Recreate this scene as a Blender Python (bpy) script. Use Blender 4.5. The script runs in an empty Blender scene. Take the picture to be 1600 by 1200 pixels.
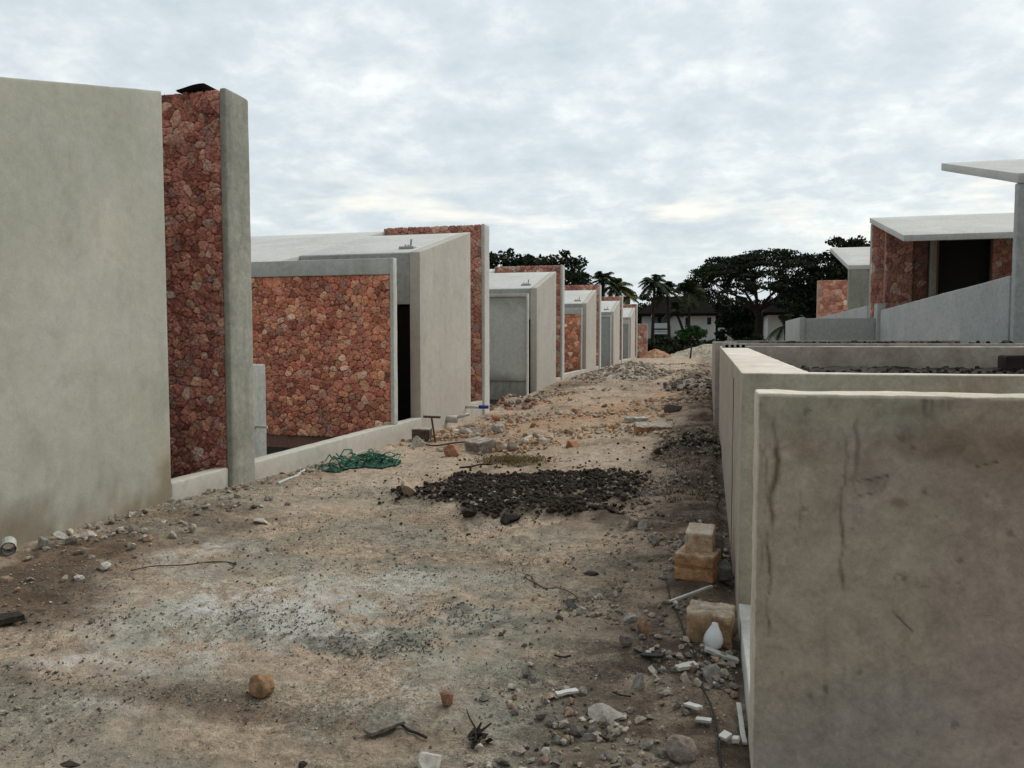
import bpy, math, random
import numpy as np
from mathutils import Vector, Matrix
R = math.radians
rng = random.Random(7)
nr = np.random.RandomState(11)
scene = bpy.context.scene
COL = scene.collection
CAMZ = 1.6

# ------------------------------------------------------------------ camera
PITCH = math.atan(67 / 1200.0); YAW = math.atan(306 / 1200.0)
cd = bpy.data.cameras.new('camera'); cam = bpy.data.objects.new('camera', cd)
COL.objects.link(cam); scene.camera = cam
cd.sensor_width = 36; cd.lens = 27; cd.clip_end = 3000; cd.clip_start = 0.05
cam.location = (0, 0, CAMZ); cam.rotation_euler = (math.pi / 2 - PITCH, 0, YAW)
_f = np.array([-math.sin(YAW), math.cos(YAW), 0]); _r = np.array([math.cos(YAW), math.sin(YAW), 0]); _u = np.array([0, 0, 1.])
def ray(px, py):            # viewing direction of a photo position, used only to measure the place
    u = (px - 800) / 1200.; v = (600 - py) / 1200.
    fw = math.cos(PITCH) + v * math.sin(PITCH); up = v * math.cos(PITCH) - math.sin(PITCH)
    return _f * fw + _r * u + _u * up
def PY(px, py, Y):
    d = ray(px, py); t = Y / d[1]; return Vector((d[0] * t, Y, CAMZ + d[2] * t))

# ------------------------------------------------------------------ noise
def _h(ix, iy, iz, s):
    n = (ix.astype(np.int64) * 374761393 + iy.astype(np.int64) * 668265263 + iz.astype(np.int64) * 2147483647 + s * 974634721) & 0xffffffff
    n = ((n ^ (n >> 13)) * 1274126177) & 0xffffffff
    n = ((n ^ (n >> 16)) * 2246822519) & 0xffffffff
    return ((n ^ (n >> 15)) & 0xffff) / 65535.0
def vn(p, s=0):             # value noise, p (N,3) -> -1..1
    p = np.asarray(p, float); i = np.floor(p); f = p - i; f = f * f * f * (f * (f * 6 - 15) + 10)
    x, y, z = i[:, 0], i[:, 1], i[:, 2]; r = 0
    for dx in (0, 1):
        for dy in (0, 1):
            for dz in (0, 1):
                w = (f[:, 0] if dx else 1 - f[:, 0]) * (f[:, 1] if dy else 1 - f[:, 1]) * (f[:, 2] if dz else 1 - f[:, 2])
                r = r + w * _h(x + dx, y + dy, z + dz, s)
    return r * 2 - 1
def fbm(p, o=4, s=0, g=.5):
    p = np.asarray(p, float); a = 1.; t = 0; n = 0
    for k in range(o):
        t = t + a * vn(p * (2.03 ** k) + 17.3 * k, s + k); n += a; a *= g
    return t / n
def p2(x, y, sc, z=0.):
    x = np.asarray(x, float).ravel(); y = np.asarray(y, float).ravel()
    return np.stack([x * sc, y * sc, np.full_like(x, z)], 1)
def sm(a, b, x):
    t = np.clip((x - a) / (b - a), 0, 1); return t * t * (3 - 2 * t)

# ------------------------------------------------------------------ ground shape
LY = [-50, 4, 6.5, 9.5, 12.2, 17.4, 21, 27.8, 40, 57, 80, 200]; LZ = [.05, .03, 0, -.06, -.12, -.14, -.02, .22, .28, .30, .3, .2]
CY = [-50, 8, 12, 17, 24, 33, 45, 60, 80, 200]; CZ = [0, 0, .03, .09, .2, .31, .40, .43, .35, .2]
RY = [-50, 3, 7.5, 13, 20, 33, 60, 200]; RZ = [0, 0, .08, .22, .30, .36, .4, .2]
def gbase(x, y):
    x = np.asarray(x, float); y = np.asarray(y, float)
    l = np.interp(y, LY, LZ); c = np.interp(y, CY, CZ); r = np.interp(y, RY, RZ)
    t = np.clip((x + 5.1) / 2.6, 0, 1); t = t * t * (3 - 2 * t)
    z = l + (c - l) * t
    t2 = np.clip((x + 2.5) / 2.6, 0, 1); z = z + (r - c) * t2 * t2 * (3 - 2 * t2)
    pit = sm(-5.16, -5.26, x) * (y < 62) ; z = z * (1 - pit) + pit * (np.minimum(l, .1) - .16)
    ter = sm(.3, .5, x) * (y < 13); z = z * (1 - ter) + ter * .0
    z = z + sm(3.2, 6.5, x) * sm(12, 15, y) * .9
    return z
def PG0(px, py):
    d = ray(px, py); z = 0.
    for _ in range(12):
        t = (z - CAMZ) / min(d[2], -1e-4); z = float(gbase(d[0] * t, d[1] * t))
    return d[0] * t, d[1] * t
# soft regions of ground colour / relief, given where they lie in the street: (px, py, rx metres, ry metres)
def blob(x, y, px, py, rx, ry, soft=.6, wob=.45, s=0):
    cx, cy = PG0(px, py)
    q = np.sqrt(((x - cx) / rx) ** 2 + ((y - cy) / ry) ** 2)
    q = q + wob * fbm(p2(x, y, 2.2 / max(.4, min(rx, ry)) ** .5), 3, s).reshape(x.shape)
    return 1 - sm(1 - soft, 1 + soft * .4, q)
def soil_mask(x, y):
    return (1 - sm(-.75, -.5, x) * (1 - sm(9.6, 10.2, y))) * np.clip(np.maximum.reduce([.9 * blob(x, y, 1092, 708, .42, 1.0, .4, .8, 6), blob(x, y, 872, 772, 1.2, 1.25, .3, .7, 3), blob(x, y, 772, 766, .8, .75, .35, .7, 4),
            blob(x, y, 945, 765, .42, .7, .35, .8, 5)]), 0, 1)
def gz(x, y, micro=True):
    x = np.atleast_1d(np.asarray(x, float)); y = np.atleast_1d(np.asarray(y, float)); sh = x.shape
    z = gbase(x, y)
    inn = sm(-5.2, -5.0, x) * (1 - sm(.05, .16, x))
    a = .022 + .05 * sm(8.5, 14, y) ; 
    z = z + inn * (a * fbm(p2(x, y, .9), 3, 21).reshape(sh) * .9)
    z = z + inn * .035 * fbm(p2(x, y, 2.6), 3, 22).reshape(sh) * (.25 + sm(7, 11, y) + .8 * sm(-.9, -.2, x))
    z = z + soil_mask(x, y) * (.07 + .06 * fbm(p2(x, y, 2.2), 3, 27).reshape(sh))
    z = z + inn * .06 * sm(-1.0, .0, x) * sm(2, 6, y)
    z = z + inn * .05 * sm(-3.4, -4.8, x) * (1 - sm(6, 8, y))
    z = z - inn * .02 * np.exp(-((x + 3.55 + .05 * y) / .22) ** 2) - inn * .018 * np.exp(-((x + 1.7 + .02 * y) / .2) ** 2)
    if micro:
        rough = .5 + .5 * fbm(p2(x, y, 1.3), 2, 31).reshape(sh)
        k = inn * (.35 + 1.3 * np.clip(rough, 0, 1)) * (1 - sm(30, 60, y))
        z = z + k * (.016 * fbm(p2(x, y, 9), 3, 23).reshape(sh) + .010 * fbm(p2(x, y, 30), 2, 24).reshape(sh)
                     - .016 * np.abs(fbm(p2(x * .6, y, 5), 3, 25).reshape(sh)) + .03 * np.clip(fbm(p2(x, y, 15), 3, 26).reshape(sh) - .12, 0, 1) * np.clip(rough * 2 - .9, 0, 1))
    return z
def PG(px, py):
    x, y = PG0(px, py); d = ray(px, py)
    for _ in range(4):
        z = float(gz(x, y)[0]); t = (z - CAMZ) / d[2]; x, y = d[0] * t, d[1] * t
    return Vector((x, y, float(gz(x, y)[0])))

# ------------------------------------------------------------------ mesh builder
class MB:
    def __init__(s): s.v = []; s.f = []; s.c = []; s.n = 0
    def add(s, v, f, c=None):
        v = np.asarray(v, float).reshape(-1, 3); m = s.n
        s.v.append(v)
        if isinstance(f, np.ndarray): s.f.extend((f + m).tolist())
        else: s.f.extend([tuple(i + m for i in q) for q in f])
        c = np.array([1, 1, 1.]) if c is None else np.asarray(c, float)
        s.c.append(np.broadcast_to(c, (len(v), 3))); s.n += len(v); return s
    def build(s, name, mat, parent=None, smooth=False, loc=None):
        v = np.concatenate(s.v) if s.v else np.zeros((0, 3))
        if parent is not None: o3 = np.array(parent['_w'])
        elif loc is not None: o3 = np.array(loc)
        else: o3 = np.zeros(3)
        me = bpy.data.meshes.new(name); me.from_pydata((v - o3).tolist(), [], s.f)
        at = me.color_attributes.new('Col', 'FLOAT_COLOR', 'POINT')
        c = np.concatenate(s.c); at.data.foreach_set('color', np.concatenate([c, np.ones((len(c), 1))], 1).ravel())
        if smooth: me.polygons.foreach_set('use_smooth', [True] * len(me.polygons))
        me.materials.append(mat); me.update()
        o = bpy.data.objects.new(name, me); COL.objects.link(o)
        if parent is not None:
            o.parent = parent; w = np.array(parent['_w'])
            o['_w'] = [float(q) for q in w]
        elif loc is not None: o.location = loc; o['_w'] = [float(q) for q in loc]
        else: o['_w'] = [0., 0., 0.]
        return o
def tag(o, label=None, cat=None, group=None, kind=None):
    if label: o['label'] = label
    if cat: o['category'] = cat
    if group: o['group'] = group
    if kind: o['kind'] = kind
    return o
def thing(name, label, cat, loc, group=None):
    o = bpy.data.objects.new(name, None); COL.objects.link(o); o.location = loc; o.empty_display_size = .2
    o['_w'] = [float(q) for q in loc]
    return tag(o, label, cat, group, 'thing')

def axis_pts(a, b, step, r):
    n = max(1, int(round((b - a - 2 * r) / step)))
    m = np.linspace(a + r, b - r, n + 1)
    return np.concatenate([[a, a + r * .3], m, [b - r * .3, b]]) if r > 0 else m
def rbox(mb, x0, x1, y0, y1, z0, z1, step=.5, r=.012, amp=.0, col=None, ztop=None, colf=None, s=0, freq=6):
    """box with rounded, slightly uneven edges; ztop(y) gives a raking top"""
    ax = [axis_pts(x0, x1, step, r), axis_pts(y0, y1, step, r), axis_pts(z0, z1, step, r)]
    lo = np.array([x0, y0, z0]) + r; hi = np.array([x1, y1, z1]) - r
    for d in range(3):
        a, b = [(1, 2), (2, 0), (0, 1)][d]
        A, B = np.meshgrid(ax[a], ax[b], indexing='ij'); na, nb = A.shape
        for side in (0, 1):
            p = np.zeros((na * nb, 3)); p[:, a] = A.ravel(); p[:, b] = B.ravel(); p[:, d] = ax[d][-1 if side else 0]
            if r > 0:
                q = np.clip(p, lo, hi); dd = p - q; L = np.linalg.norm(dd, axis=1, keepdims=True); p = q + dd / np.maximum(L, 1e-9) * r
            if amp > 0:
                n3 = np.stack([fbm(p * freq, 3, s + 1), fbm(p * freq, 3, s + 2), fbm(p * freq, 3, s + 3)], 1)
                p = p + n3 * amp
            if ztop is not None:
                zt = ztop(p[:, 1]) if callable(ztop) else ztop
                p[:, 2] = z0 + (p[:, 2] - z0) * (zt - z0) / (z1 - z0)
            i = np.arange(na * nb).reshape(na, nb)
            f = np.stack([i[:-1, :-1], i[1:, :-1], i[1:, 1:], i[:-1, 1:]], -1).reshape(-1, 4)
            if not side: f = f[:, ::-1]
            mb.add(p, f, colf(p) if colf else col)
    return mb
def tube(mb, pts, rad, seg=6, col=None, cap=True):
    pts = [Vector(p) for p in pts]; n = len(pts)
    rad = rad if hasattr(rad, '__len__') else [rad] * n
    vs = []; prev = None
    for i, p in enumerate(pts):
        t = (pts[min(i + 1, n - 1)] - pts[max(i - 1, 0)]).normalized()
        if prev is None: a = t.orthogonal().normalized()
        else: a = (prev - t * prev.dot(t)).normalized()
        prev = a; b = t.cross(a)
        for k in range(seg):
            an = 2 * math.pi * k / seg; vs.append(p + (a * math.cos(an) + b * math.sin(an)) * rad[i])
    f = [(i * seg + k, i * seg + (k + 1) % seg, (i + 1) * seg + (k + 1) % seg, (i + 1) * seg + k) for i in range(n - 1) for k in range(seg)]
    if cap: f += [tuple(range(seg))[::-1], tuple((n - 1) * seg + k for k in range(seg))]
    mb.add([tuple(v) for v in vs], f, col); return mb

# rock templates
import bmesh
OCT = []
def rock_template(seed, sub=2, ang=.35, flat=1., lo_=.34, hi_=.66):
    bm = bmesh.new(); bmesh.ops.create_icosphere(bm, subdivisions=sub, radius=1)
    v = np.array([q.co[:] for q in bm.verts]); f = np.array([[q.index for q in p.verts] for p in bm.faces]); bm.free()
    rs = np.random.RandomState(seed)
    for _ in range(7):                                  # knock flat facets off
        d = rs.normal(size=3); d /= np.linalg.norm(d); h = rs.uniform(lo_, hi_)
        t = v @ d; v = v - np.outer(np.maximum(t - h, 0), d)
    v = v * (1 + ang * .5 * fbm(v * 1.7 + seed, 3, seed))[:, None]
    v[:, 2] *= flat
    return v, f
ROCKS = [rock_template(0, 3, .5, 1, .7, .95)] + [rock_template(k, 2) for k in range(1, 8)]
PEBS = [rock_template(30 + k, 1) for k in range(8)]
for _k in range(6):
    _v = np.array([[1, 0, 0], [-1, 0, 0], [0, 1, 0], [0, -1, 0], [0, 0, 1], [0, 0, -1.]]) * nr.uniform(.55, 1.2, (6, 1)) + nr.normal(0, .15, (6, 3))
    OCT.append((_v, np.array([[0, 2, 4], [2, 1, 4], [1, 3, 4], [3, 0, 4], [2, 0, 5], [1, 2, 5], [3, 1, 5], [0, 3, 5]])))
def rotm(a, b, c):
    return np.array(Matrix.Rotation(a, 3, 'Z') @ Matrix.Rotation(b, 3, 'X') @ Matrix.Rotation(c, 3, 'Y'))
def scatter(mb, pts, sizes, cols, temps=PEBS, sink=.35, flat=(.4, .9)):
    for p, sz, c in zip(pts, sizes, cols):
        v, f = temps[rng.randrange(len(temps))]
        sc = np.array([rng.uniform(.7, 1.35), rng.uniform(.7, 1.1), rng.uniform(*flat)]) * sz
        q = (v * sc) @ rotm(rng.uniform(0, 6.28), rng.uniform(-.5, .5), rng.uniform(-.5, .5)).T
        zmin = q[:, 2].min(); q[:, 2] += -zmin * (1 - sink)
        mb.add(q + np.array(p), f, c)
    return mb

# ------------------------------------------------------------------ materials
def mk(name):
    m = bpy.data.materials.new(name); m.use_nodes = True; nt = m.node_tree; nt.nodes.clear()
    o = nt.nodes.new('ShaderNodeOutputMaterial'); b = nt.nodes.new('ShaderNodeBsdfPrincipled')
    nt.links.new(b.outputs[0], o.inputs[0]); b.inputs['Roughness'].default_value = .9
    b.inputs['Specular IOR Level'].default_value = .25
    return m, nt, b
class N:
    def __init__(s, nt): s.nt = nt
    def new(s, t, **k):
        n = s.nt.nodes.new(t)
        for a, v in k.items(): setattr(n, a, v)
        return n
    def L(s, a, b): s.nt.links.new(a, b)
    def noise(s, vec, scale, detail=4, rough=.55, dist=0.):
        n = s.new('ShaderNodeTexNoise'); n.inputs['Scale'].default_value = scale; n.inputs['Detail'].default_value = detail
        n.inputs['Roughness'].default_value = rough; n.inputs['Distortion'].default_value = dist
        if vec is not None: s.L(vec, n.inputs['Vector'])
        return n.outputs['Fac']
    def ramp(s, fac, *st):
        n = s.new('ShaderNodeValToRGB'); cr = n.color_ramp
        while len(cr.elements) < len(st): cr.elements.new(.5)
        for e, (p, c) in zip(cr.elements, st):
            e.position = p; c = c if hasattr(c, '__len__') else (c, c, c); e.color = (*c, 1)
        s.L(fac, n.inputs[0]); return n.outputs[0]
    def mix(s, fac, a, b, bt='MIX'):
        n = s.new('ShaderNodeMix', data_type='RGBA', blend_type=bt)
        for k, v in ((0, fac), (6, a), (7, b)):
            if hasattr(v, 'is_linked') or isinstance(v, bpy.types.NodeSocket): s.L(v, n.inputs[k])
            elif k == 0: n.inputs[0].default_value = v
            else: n.inputs[k].default_value = (*v, 1)
        return n.outputs[2]
    def math(s, op, a, b=0., clamp=False):
        n = s.new('ShaderNodeMath', operation=op, use_clamp=clamp)
        for k, v in ((0, a), (1, b)):
            if isinstance(v, bpy.types.NodeSocket): s.L(v, n.inputs[k])
            else: n.inputs[k].default_value = v
        return n.outputs[0]
    def pos(s, sc=(1, 1, 1)):
        g = s.new('ShaderNodeNewGeometry'); m = s.new('ShaderNodeMapping'); m.inputs['Scale'].default_value = sc
        s.L(g.outputs['Position'], m.inputs['Vector']); return m.outputs[0]
    def attr(s, name='Col'):
        n = s.new('ShaderNodeAttribute', attribute_name=name); return n.outputs['Color']
    def bump(s, h, b, strength=.3, dist=.01, prev=None):
        n = s.new('ShaderNodeBump'); n.inputs['Strength'].default_value = strength; n.inputs['Distance'].default_value = dist
        s.L(h, n.inputs['Height'])
        if prev: s.L(prev, n.inputs['Normal'])
        s.L(n.outputs[0], b.inputs['Normal']); return n.outputs[0]
def concrete(name, c1, c2, stain=(.2, .17, .13), stain_amt=.5, streak=.35, sp=.5, bs=.25, vcol=False, big=.9, grain=1.):
    m, nt, b = mk(name); g = N(nt); P = g.pos()
    n1 = g.noise(P, big, 5, .6, .4); base = g.mix(g.ramp(n1, (.32, 0), (.68, 1)), c1, c2)
    n2 = g.noise(P, 3.3, 6, .65, .6)
    base = g.mix(g.math('MULTIPLY', g.ramp(n2, (.52, 0), (.78, 1)), stain_amt), base, stain)
    n3 = g.noise(g.pos((2.2, 2.2, .22)), 2.6, 5, .6)
    base = g.mix(g.math('MULTIPLY', g.ramp(n3, (.5, 0), (.75, 1)), streak), base, tuple(q * .72 for q in c1))
    n5 = g.noise(P, 11, 6, .68, .4); base = g.mix(.34 * grain, base, g.ramp(n5, (.28, .2), (.72, .8)), 'OVERLAY')
    n6 = g.noise(P, 55, 5, .75); base = g.mix(.30 * grain, base, g.ramp(n6, (.3, .25), (.7, .75)), 'OVERLAY')
    n4 = g.noise(P, 70, 3, .7)
    base = g.mix(g.math('MULTIPLY', g.ramp(n4, (.66, 0), (.76, 1)), sp), base, tuple(q * .45 for q in c1))
    if vcol: base = g.mix(1., base, g.attr(), 'MULTIPLY')
    g.L(base, b.inputs['Base Color']); b.inputs['Roughness'].default_value = .92
    h = g.math('ADD', g.math('MULTIPLY', g.noise(P, 5, 5, .6), 1.0), g.math('MULTIPLY', g.noise(P, 45, 4, .65), .22))
    g.bump(h, b, bs, .02)
    return m
M = {}
M['plaster'] = concrete('pale_plaster', (.50, .47, .405), (.58, .545, .48), (.34, .31, .255), .5, .3, .3, big=.6, grain=.45)
M['plaster_near'] = concrete('greenish_plaster', (.405, .41, .335), (.56, .54, .475), (.38, .37, .30), .45, .15, .4, vcol=True, big=.5, grain=.45)
M['render'] = concrete('grey_render', (.34, .35, .33), (.44, .44, .41), (.22, .22, .2), .5, .45, .5)
M['cap'] = concrete('column_concrete', (.30, .30, .25), (.40, .39, .33), (.17, .17, .14), .6, .8, .6)
M['roofc'] = concrete('roof_concrete', (.56, .55, .51), (.66, .65, .61), (.42, .41, .37), .3, .05, .3)
M['bluec'] = concrete('blue_grey_concrete', (.40, .415, .40), (.49, .50, .48), (.30, .31, .29), .55, .15, .4, big=.7)
M['planter'] = concrete('planter_concrete', (.42, .355, .29), (.49, .425, .36), (.27, .21, .16), .45, .3, .6, vcol=True, bs=.3, big=1.1)
M['panel'] = concrete('stained_panel_concrete', (.56, .57, .52), (.64, .64, .59), (.44, .44, .39), .5, .4, .4, vcol=True)
M['planter2'] = concrete('planter_side_concrete', (.36, .32, .275), (.44, .395, .345), (.25, .21, .17), .5, .6, .6)
M['white'] = concrete('white_wall_paint', (.62, .64, .64), (.70, .72, .72), (.5, .5, .48), .3, .3, .2)

def stone_mat():
    m, nt, b = mk('rubble_stone'); g = N(nt); P = g.pos()
    c = g.attr(); n = g.noise(P, 26, 5, .65); c = g.mix(.75, c, g.ramp(n, (.28, .12), (.72, .88)), 'OVERLAY')
    n2 = g.noise(P, 90, 3, .7); c = g.mix(g.math('MULTIPLY', g.ramp(n2, (.6, 0), (.75, 1)), .5), c, (.05, .025, .02))
    g.L(c, b.inputs['Base Color']); b.inputs['Roughness'].default_value = .95
    g.bump(g.math('ADD', g.noise(P, 30, 5, .65), g.math('MULTIPLY', g.noise(P, 110, 3, .6), .3)), b, .9, .02); return m
M['stone'] = stone_mat()
def rock_mat(name='loose_rock', sc=30):
    m, nt, b = mk(name); g = N(nt); P = g.pos()
    c = g.attr(); n = g.noise(P, sc, 5, .7); c = g.mix(.6, c, g.ramp(n, (.28, .1), (.72, .9)), 'OVERLAY')
    g.L(c, b.inputs['Base Color']); b.inputs['Roughness'].default_value = .97
    g.bump(g.noise(P, sc * 1.5, 5, .7), b, .7, .012); return m
M['rock'] = rock_mat()
def plain(name, c, rough=.8, sc=20, var=.3, spec=.25):
    m, nt, b = mk(name); g = N(nt); P = g.pos(); n = g.noise(P, sc, 4, .6)
    g.L(g.mix(g.ramp(n, (.3, 0), (.7, 1)), tuple(q * (1 - var) for q in c), tuple(min(1, q * (1 + var)) for q in c)), b.inputs['Base Color'])
    b.inputs['Roughness'].default_value = rough; b.inputs['Specular IOR Level'].default_value = spec
    g.bump(n, b, .15, .01); return m
M['mortar'] = plain('dark_mortar', (.32, .18, .14), .95, 30)
M['pvc'] = plain('white_plastic', (.50, .50, .46), .5, 15, .2, .4)
M['bulb'] = plain('white_bulb', (.66, .68, .70), .35, 40, .05, .5)
M['wood'] = plain('weathered_wood', (.16, .14, .11), .9, 40, .5)
M['darkwood'] = plain('dark_rotten_wood', (.035, .028, .022), .9, 40, .4)
M['black'] = plain('black_rubber_and_shade', (.018, .018, .018), .6, 40, .3)  # also colours sheets that imitate shade in openings
M['rust'] = plain('rusty_steel', (.10, .055, .035), .7, 60, .5)
M['green'] = plain('green_mesh_cloth', (.006, .062, .034), .6, 25, .5)
M['cord'] = plain('green_cord', (.008, .13, .07), .5, 25, .4)
M['blue'] = plain('blue_plastic', (.03, .05, .3), .5, 20, .1)
M['felt'] = plain('black_roofing_felt', (.02, .02, .022), .8, 30, .3)
M['thatch'] = plain('dark_thatch', (.014, .012, .010), 1., 8, .5, .03)
M['dark'] = plain('dark_glass_and_shade', (.015, .018, .02), .2, 5, .2)  # also used for panels imitating shade inside openings
M['bark'] = plain('tree_bark', (.035, .028, .022), .95, 6, .4)
M['soil'] = rock_mat('dark_soil', 40)
def leaf(name, c):
    m, nt, b = mk(name); g = N(nt)
    oi = g.attr(); g.L(g.mix(1., oi, c, 'MULTIPLY'), b.inputs['Base Color']); b.inputs['Roughness'].default_value = .8; b.inputs['Specular IOR Level'].default_value = .12
    return m
M['leaf'] = leaf('dark_leaf', (.030, .042, .022)); M['palm'] = leaf('palm_leaf', (.040, .055, .026)); M['fresh'] = leaf('fresh_leaf', (.035, .085, .025))
M['palmy'] = leaf('yellowing_palm_leaf', (.10, .10, .035))
M['straw'] = leaf('dry_grass', (.22, .165, .09))
def brick_mat():
    m, nt, b = mk('limestone_block'); g = N(nt); P = g.pos()
    c = g.attr(); n = g.noise(P, 14, 5, .7); c = g.mix(.8, c, g.ramp(n, (.3, .15), (.7, .85)), 'OVERLAY')
    n2 = g.noise(P, 90, 3, .7); c = g.mix(g.math('MULTIPLY', g.ramp(n2, (.58, 0), (.7, 1)), .55), c, (.12, .06, .035))
    g.L(c, b.inputs['Base Color']); g.bump(g.noise(P, 80, 4, .7), b, .8, .012); return m
M['brick'] = brick_mat()
def ground_mat():
    m, nt, b = mk('street_dirt'); g = N(nt); P = g.pos()
    c = g.attr()
    n = g.noise(P, 7, 8, .72, .6); c = g.mix(.62, c, g.ramp(n, (.3, .2), (.7, .8)), 'OVERLAY')
    rg = g.ramp(g.noise(P, 1.1, 4, .6, .5), (.42, .25), (.60, 1.)); n2 = g.noise(P, 31, 6, .75, .3); c = g.mix(g.math('MULTIPLY', rg, .85), c, g.ramp(n2, (.3, .12), (.7, .82)), 'OVERLAY')
    n3 = g.noise(P, 58, 3, .75); c = g.mix(g.math('MULTIPLY', g.math('MULTIPLY', g.ramp(n3, (.60, 0), (.68, 1)), .8), rg), c, (.055, .045, .036))
    n4 = g.noise(g.pos((1, 1, 1)), 83, 2, .6); c = g.mix(g.math('MULTIPLY', g.ramp(n4, (.67, 0), (.74, 1)), .5), c, (.5, .47, .41))
    n6 = g.noise(P, 105, 4, .75); c = g.mix(g.math('MULTIPLY', rg, .6), c, g.ramp(n6, (.33, .15), (.67, .82)), 'OVERLAY')
    g.L(c, b.inputs['Base Color']); b.inputs['Roughness'].default_value = .97; b.inputs['Specular IOR Level'].default_value = .15
    h = g.math('ADD', g.noise(P, 13, 7, .72), g.math('MULTIPLY', g.noise(P, 60, 5, .75), .35))
    g.bump(h, b, .9, .055); return m
M['ground'] = ground_mat()

# ------------------------------------------------------------------ ground
xs = np.concatenate([[-400, -150, -60, -30, -16, -10, -7, -5.9], np.arange(-5.6, .5, .017), [.7, 1.2, 2, 3, 4, 5, 6, 8, 11, 15, 25, 60, 150, 400]])
ys = [-300, -60, -15, -5, -1, .8, 1.6]; y = 2.1
while y < 92: ys.append(y); y *= 1.0044
ys = np.array(ys + [100, 120, 160, 250, 500, 1000])
XX, YY = np.meshgrid(xs, ys); X1 = XX.ravel(); Y1 = YY.ravel()
ZZ = gz(X1, Y1)
def lerp(a, b, t): return a + (np.asarray(b) - a) * np.clip(t, 0, 1)[:, None]
c = np.tile(np.array([.45, .37, .28]), (len(X1), 1))
big = fbm(p2(X1, Y1, .8), 4, 41); md = fbm(p2(X1 * .8, Y1 * 1.25, 2.1), 4, 42); fi = fbm(p2(X1, Y1, 7), 3, 43); vf = fbm(p2(X1, Y1, 17), 3, 44)
c = lerp(c, [.30, .235, .17], .85 * sm(.05, .45, big + .5 * md + .25 * fi))
c = lerp(c, [.47, .41, .335], .7 * sm(.1, .5, -big + .6 * fi))
c = lerp(c, [.27, .255, .205], .7 * sm(.0, .4, md + .35 * fi) * (1 - sm(7, 9, Y1)))
c = lerp(c, [.34, .33, .27], .7 * (1 - sm(5.5, 8, Y1)) * sm(-.3, .35, md + .3 * big))
for px, py, rx, ry, a in ((520, 940, 1.3, .9, .9), (330, 985, .9, .5, .65), (640, 1120, .9, .3, .35)):
    c = lerp(c, [.51, .525, .47], a * blob(X1, Y1, px, py, rx, ry, .8, .6, 77) * sm(-.3, .2, md * .5 + fi * .5 + .6 * vf))
for px, py, rx, ry, a in ((385, 945, .5, .4, .9), (300, 866, .4, .4, .7), (125, 1030, .33, .17, .9), (500, 985, .4, .25, .55), (600, 905, .6, .3, .25), (180, 1100, .4, .15, .4)):
    c = lerp(c, [.66, .66, .63], (.25 + .75 * sm(-.3, .3, .6 * fi + .5 * md + .7 * vf)) * a * blob(X1, Y1, px, py, rx, ry, .8, .7, int(px)))
for px, py, rx, ry, a in ((700, 965, .5, .4, .65), (560, 1010, .45, .22, .6), (430, 985, .5, .25, .5), (780, 930, .3, .35, .35), (620, 870, .8, .3, .4)):
    c = lerp(c, [.17, .17, .14], min(1, a * 1.35) * blob(X1, Y1, px, py, rx, ry, .9, .9, int(px) + 1) * sm(-.15, .2, .7 * fi + .7 * vf))
for px, py, rx, ry, a in ((60, 900, .75, .8, .9), (180, 850, .5, .6, .75), (330, 812, .9, .6, .55), (20, 950, .5, .3, .8), (270, 1090, 1.0, .18, .5), (420, 1110, .6, .15, .4)):
    c = lerp(c, [.12, .085, .055], a * blob(X1, Y1, px, py, rx, ry, .7, .7, int(px) + 2))
for px, py, rx, ry, a in ((950, 640, 1.6, 2.6, .85), (1060, 612, .9, 5, .8), (820, 665, 1.3, 1.5, .6), (700, 640, 1.2, 1.3, .5), (800, 690, 1., .8, .4), (850, 625, 1.2, 2.5, .5)):
    c = lerp(c, [.42, .27, .165], a * blob(X1, Y1, px, py, rx, ry, .8, .6, int(px) + 3))
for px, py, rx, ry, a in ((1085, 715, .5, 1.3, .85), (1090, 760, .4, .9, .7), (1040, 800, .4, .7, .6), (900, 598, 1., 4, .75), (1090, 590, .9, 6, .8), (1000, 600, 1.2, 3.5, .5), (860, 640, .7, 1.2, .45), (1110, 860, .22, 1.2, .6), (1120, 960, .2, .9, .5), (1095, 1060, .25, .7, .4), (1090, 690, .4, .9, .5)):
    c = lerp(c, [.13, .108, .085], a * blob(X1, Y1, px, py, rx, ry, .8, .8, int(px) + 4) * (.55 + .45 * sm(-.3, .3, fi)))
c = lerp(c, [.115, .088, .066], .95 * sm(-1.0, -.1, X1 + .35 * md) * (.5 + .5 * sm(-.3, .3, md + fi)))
c = lerp(c, [.46, .42, .36], .7 * sm(0, .4, md) * sm(36, 44, Y1))
c = lerp(c, [.04, .031, .025], soil_mask(X1, Y1) * (.55 + .45 * sm(-.3, .2, fi + .5 * vf)))
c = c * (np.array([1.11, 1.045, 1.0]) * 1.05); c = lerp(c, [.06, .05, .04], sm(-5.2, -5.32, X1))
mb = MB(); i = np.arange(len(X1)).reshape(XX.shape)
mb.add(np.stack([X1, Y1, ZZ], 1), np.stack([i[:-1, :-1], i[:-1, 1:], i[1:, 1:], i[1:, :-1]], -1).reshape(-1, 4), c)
tag(mb.build('ground', M['ground'], smooth=True), 'bare dirt street and building ground', 'ground', kind='structure')

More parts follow.
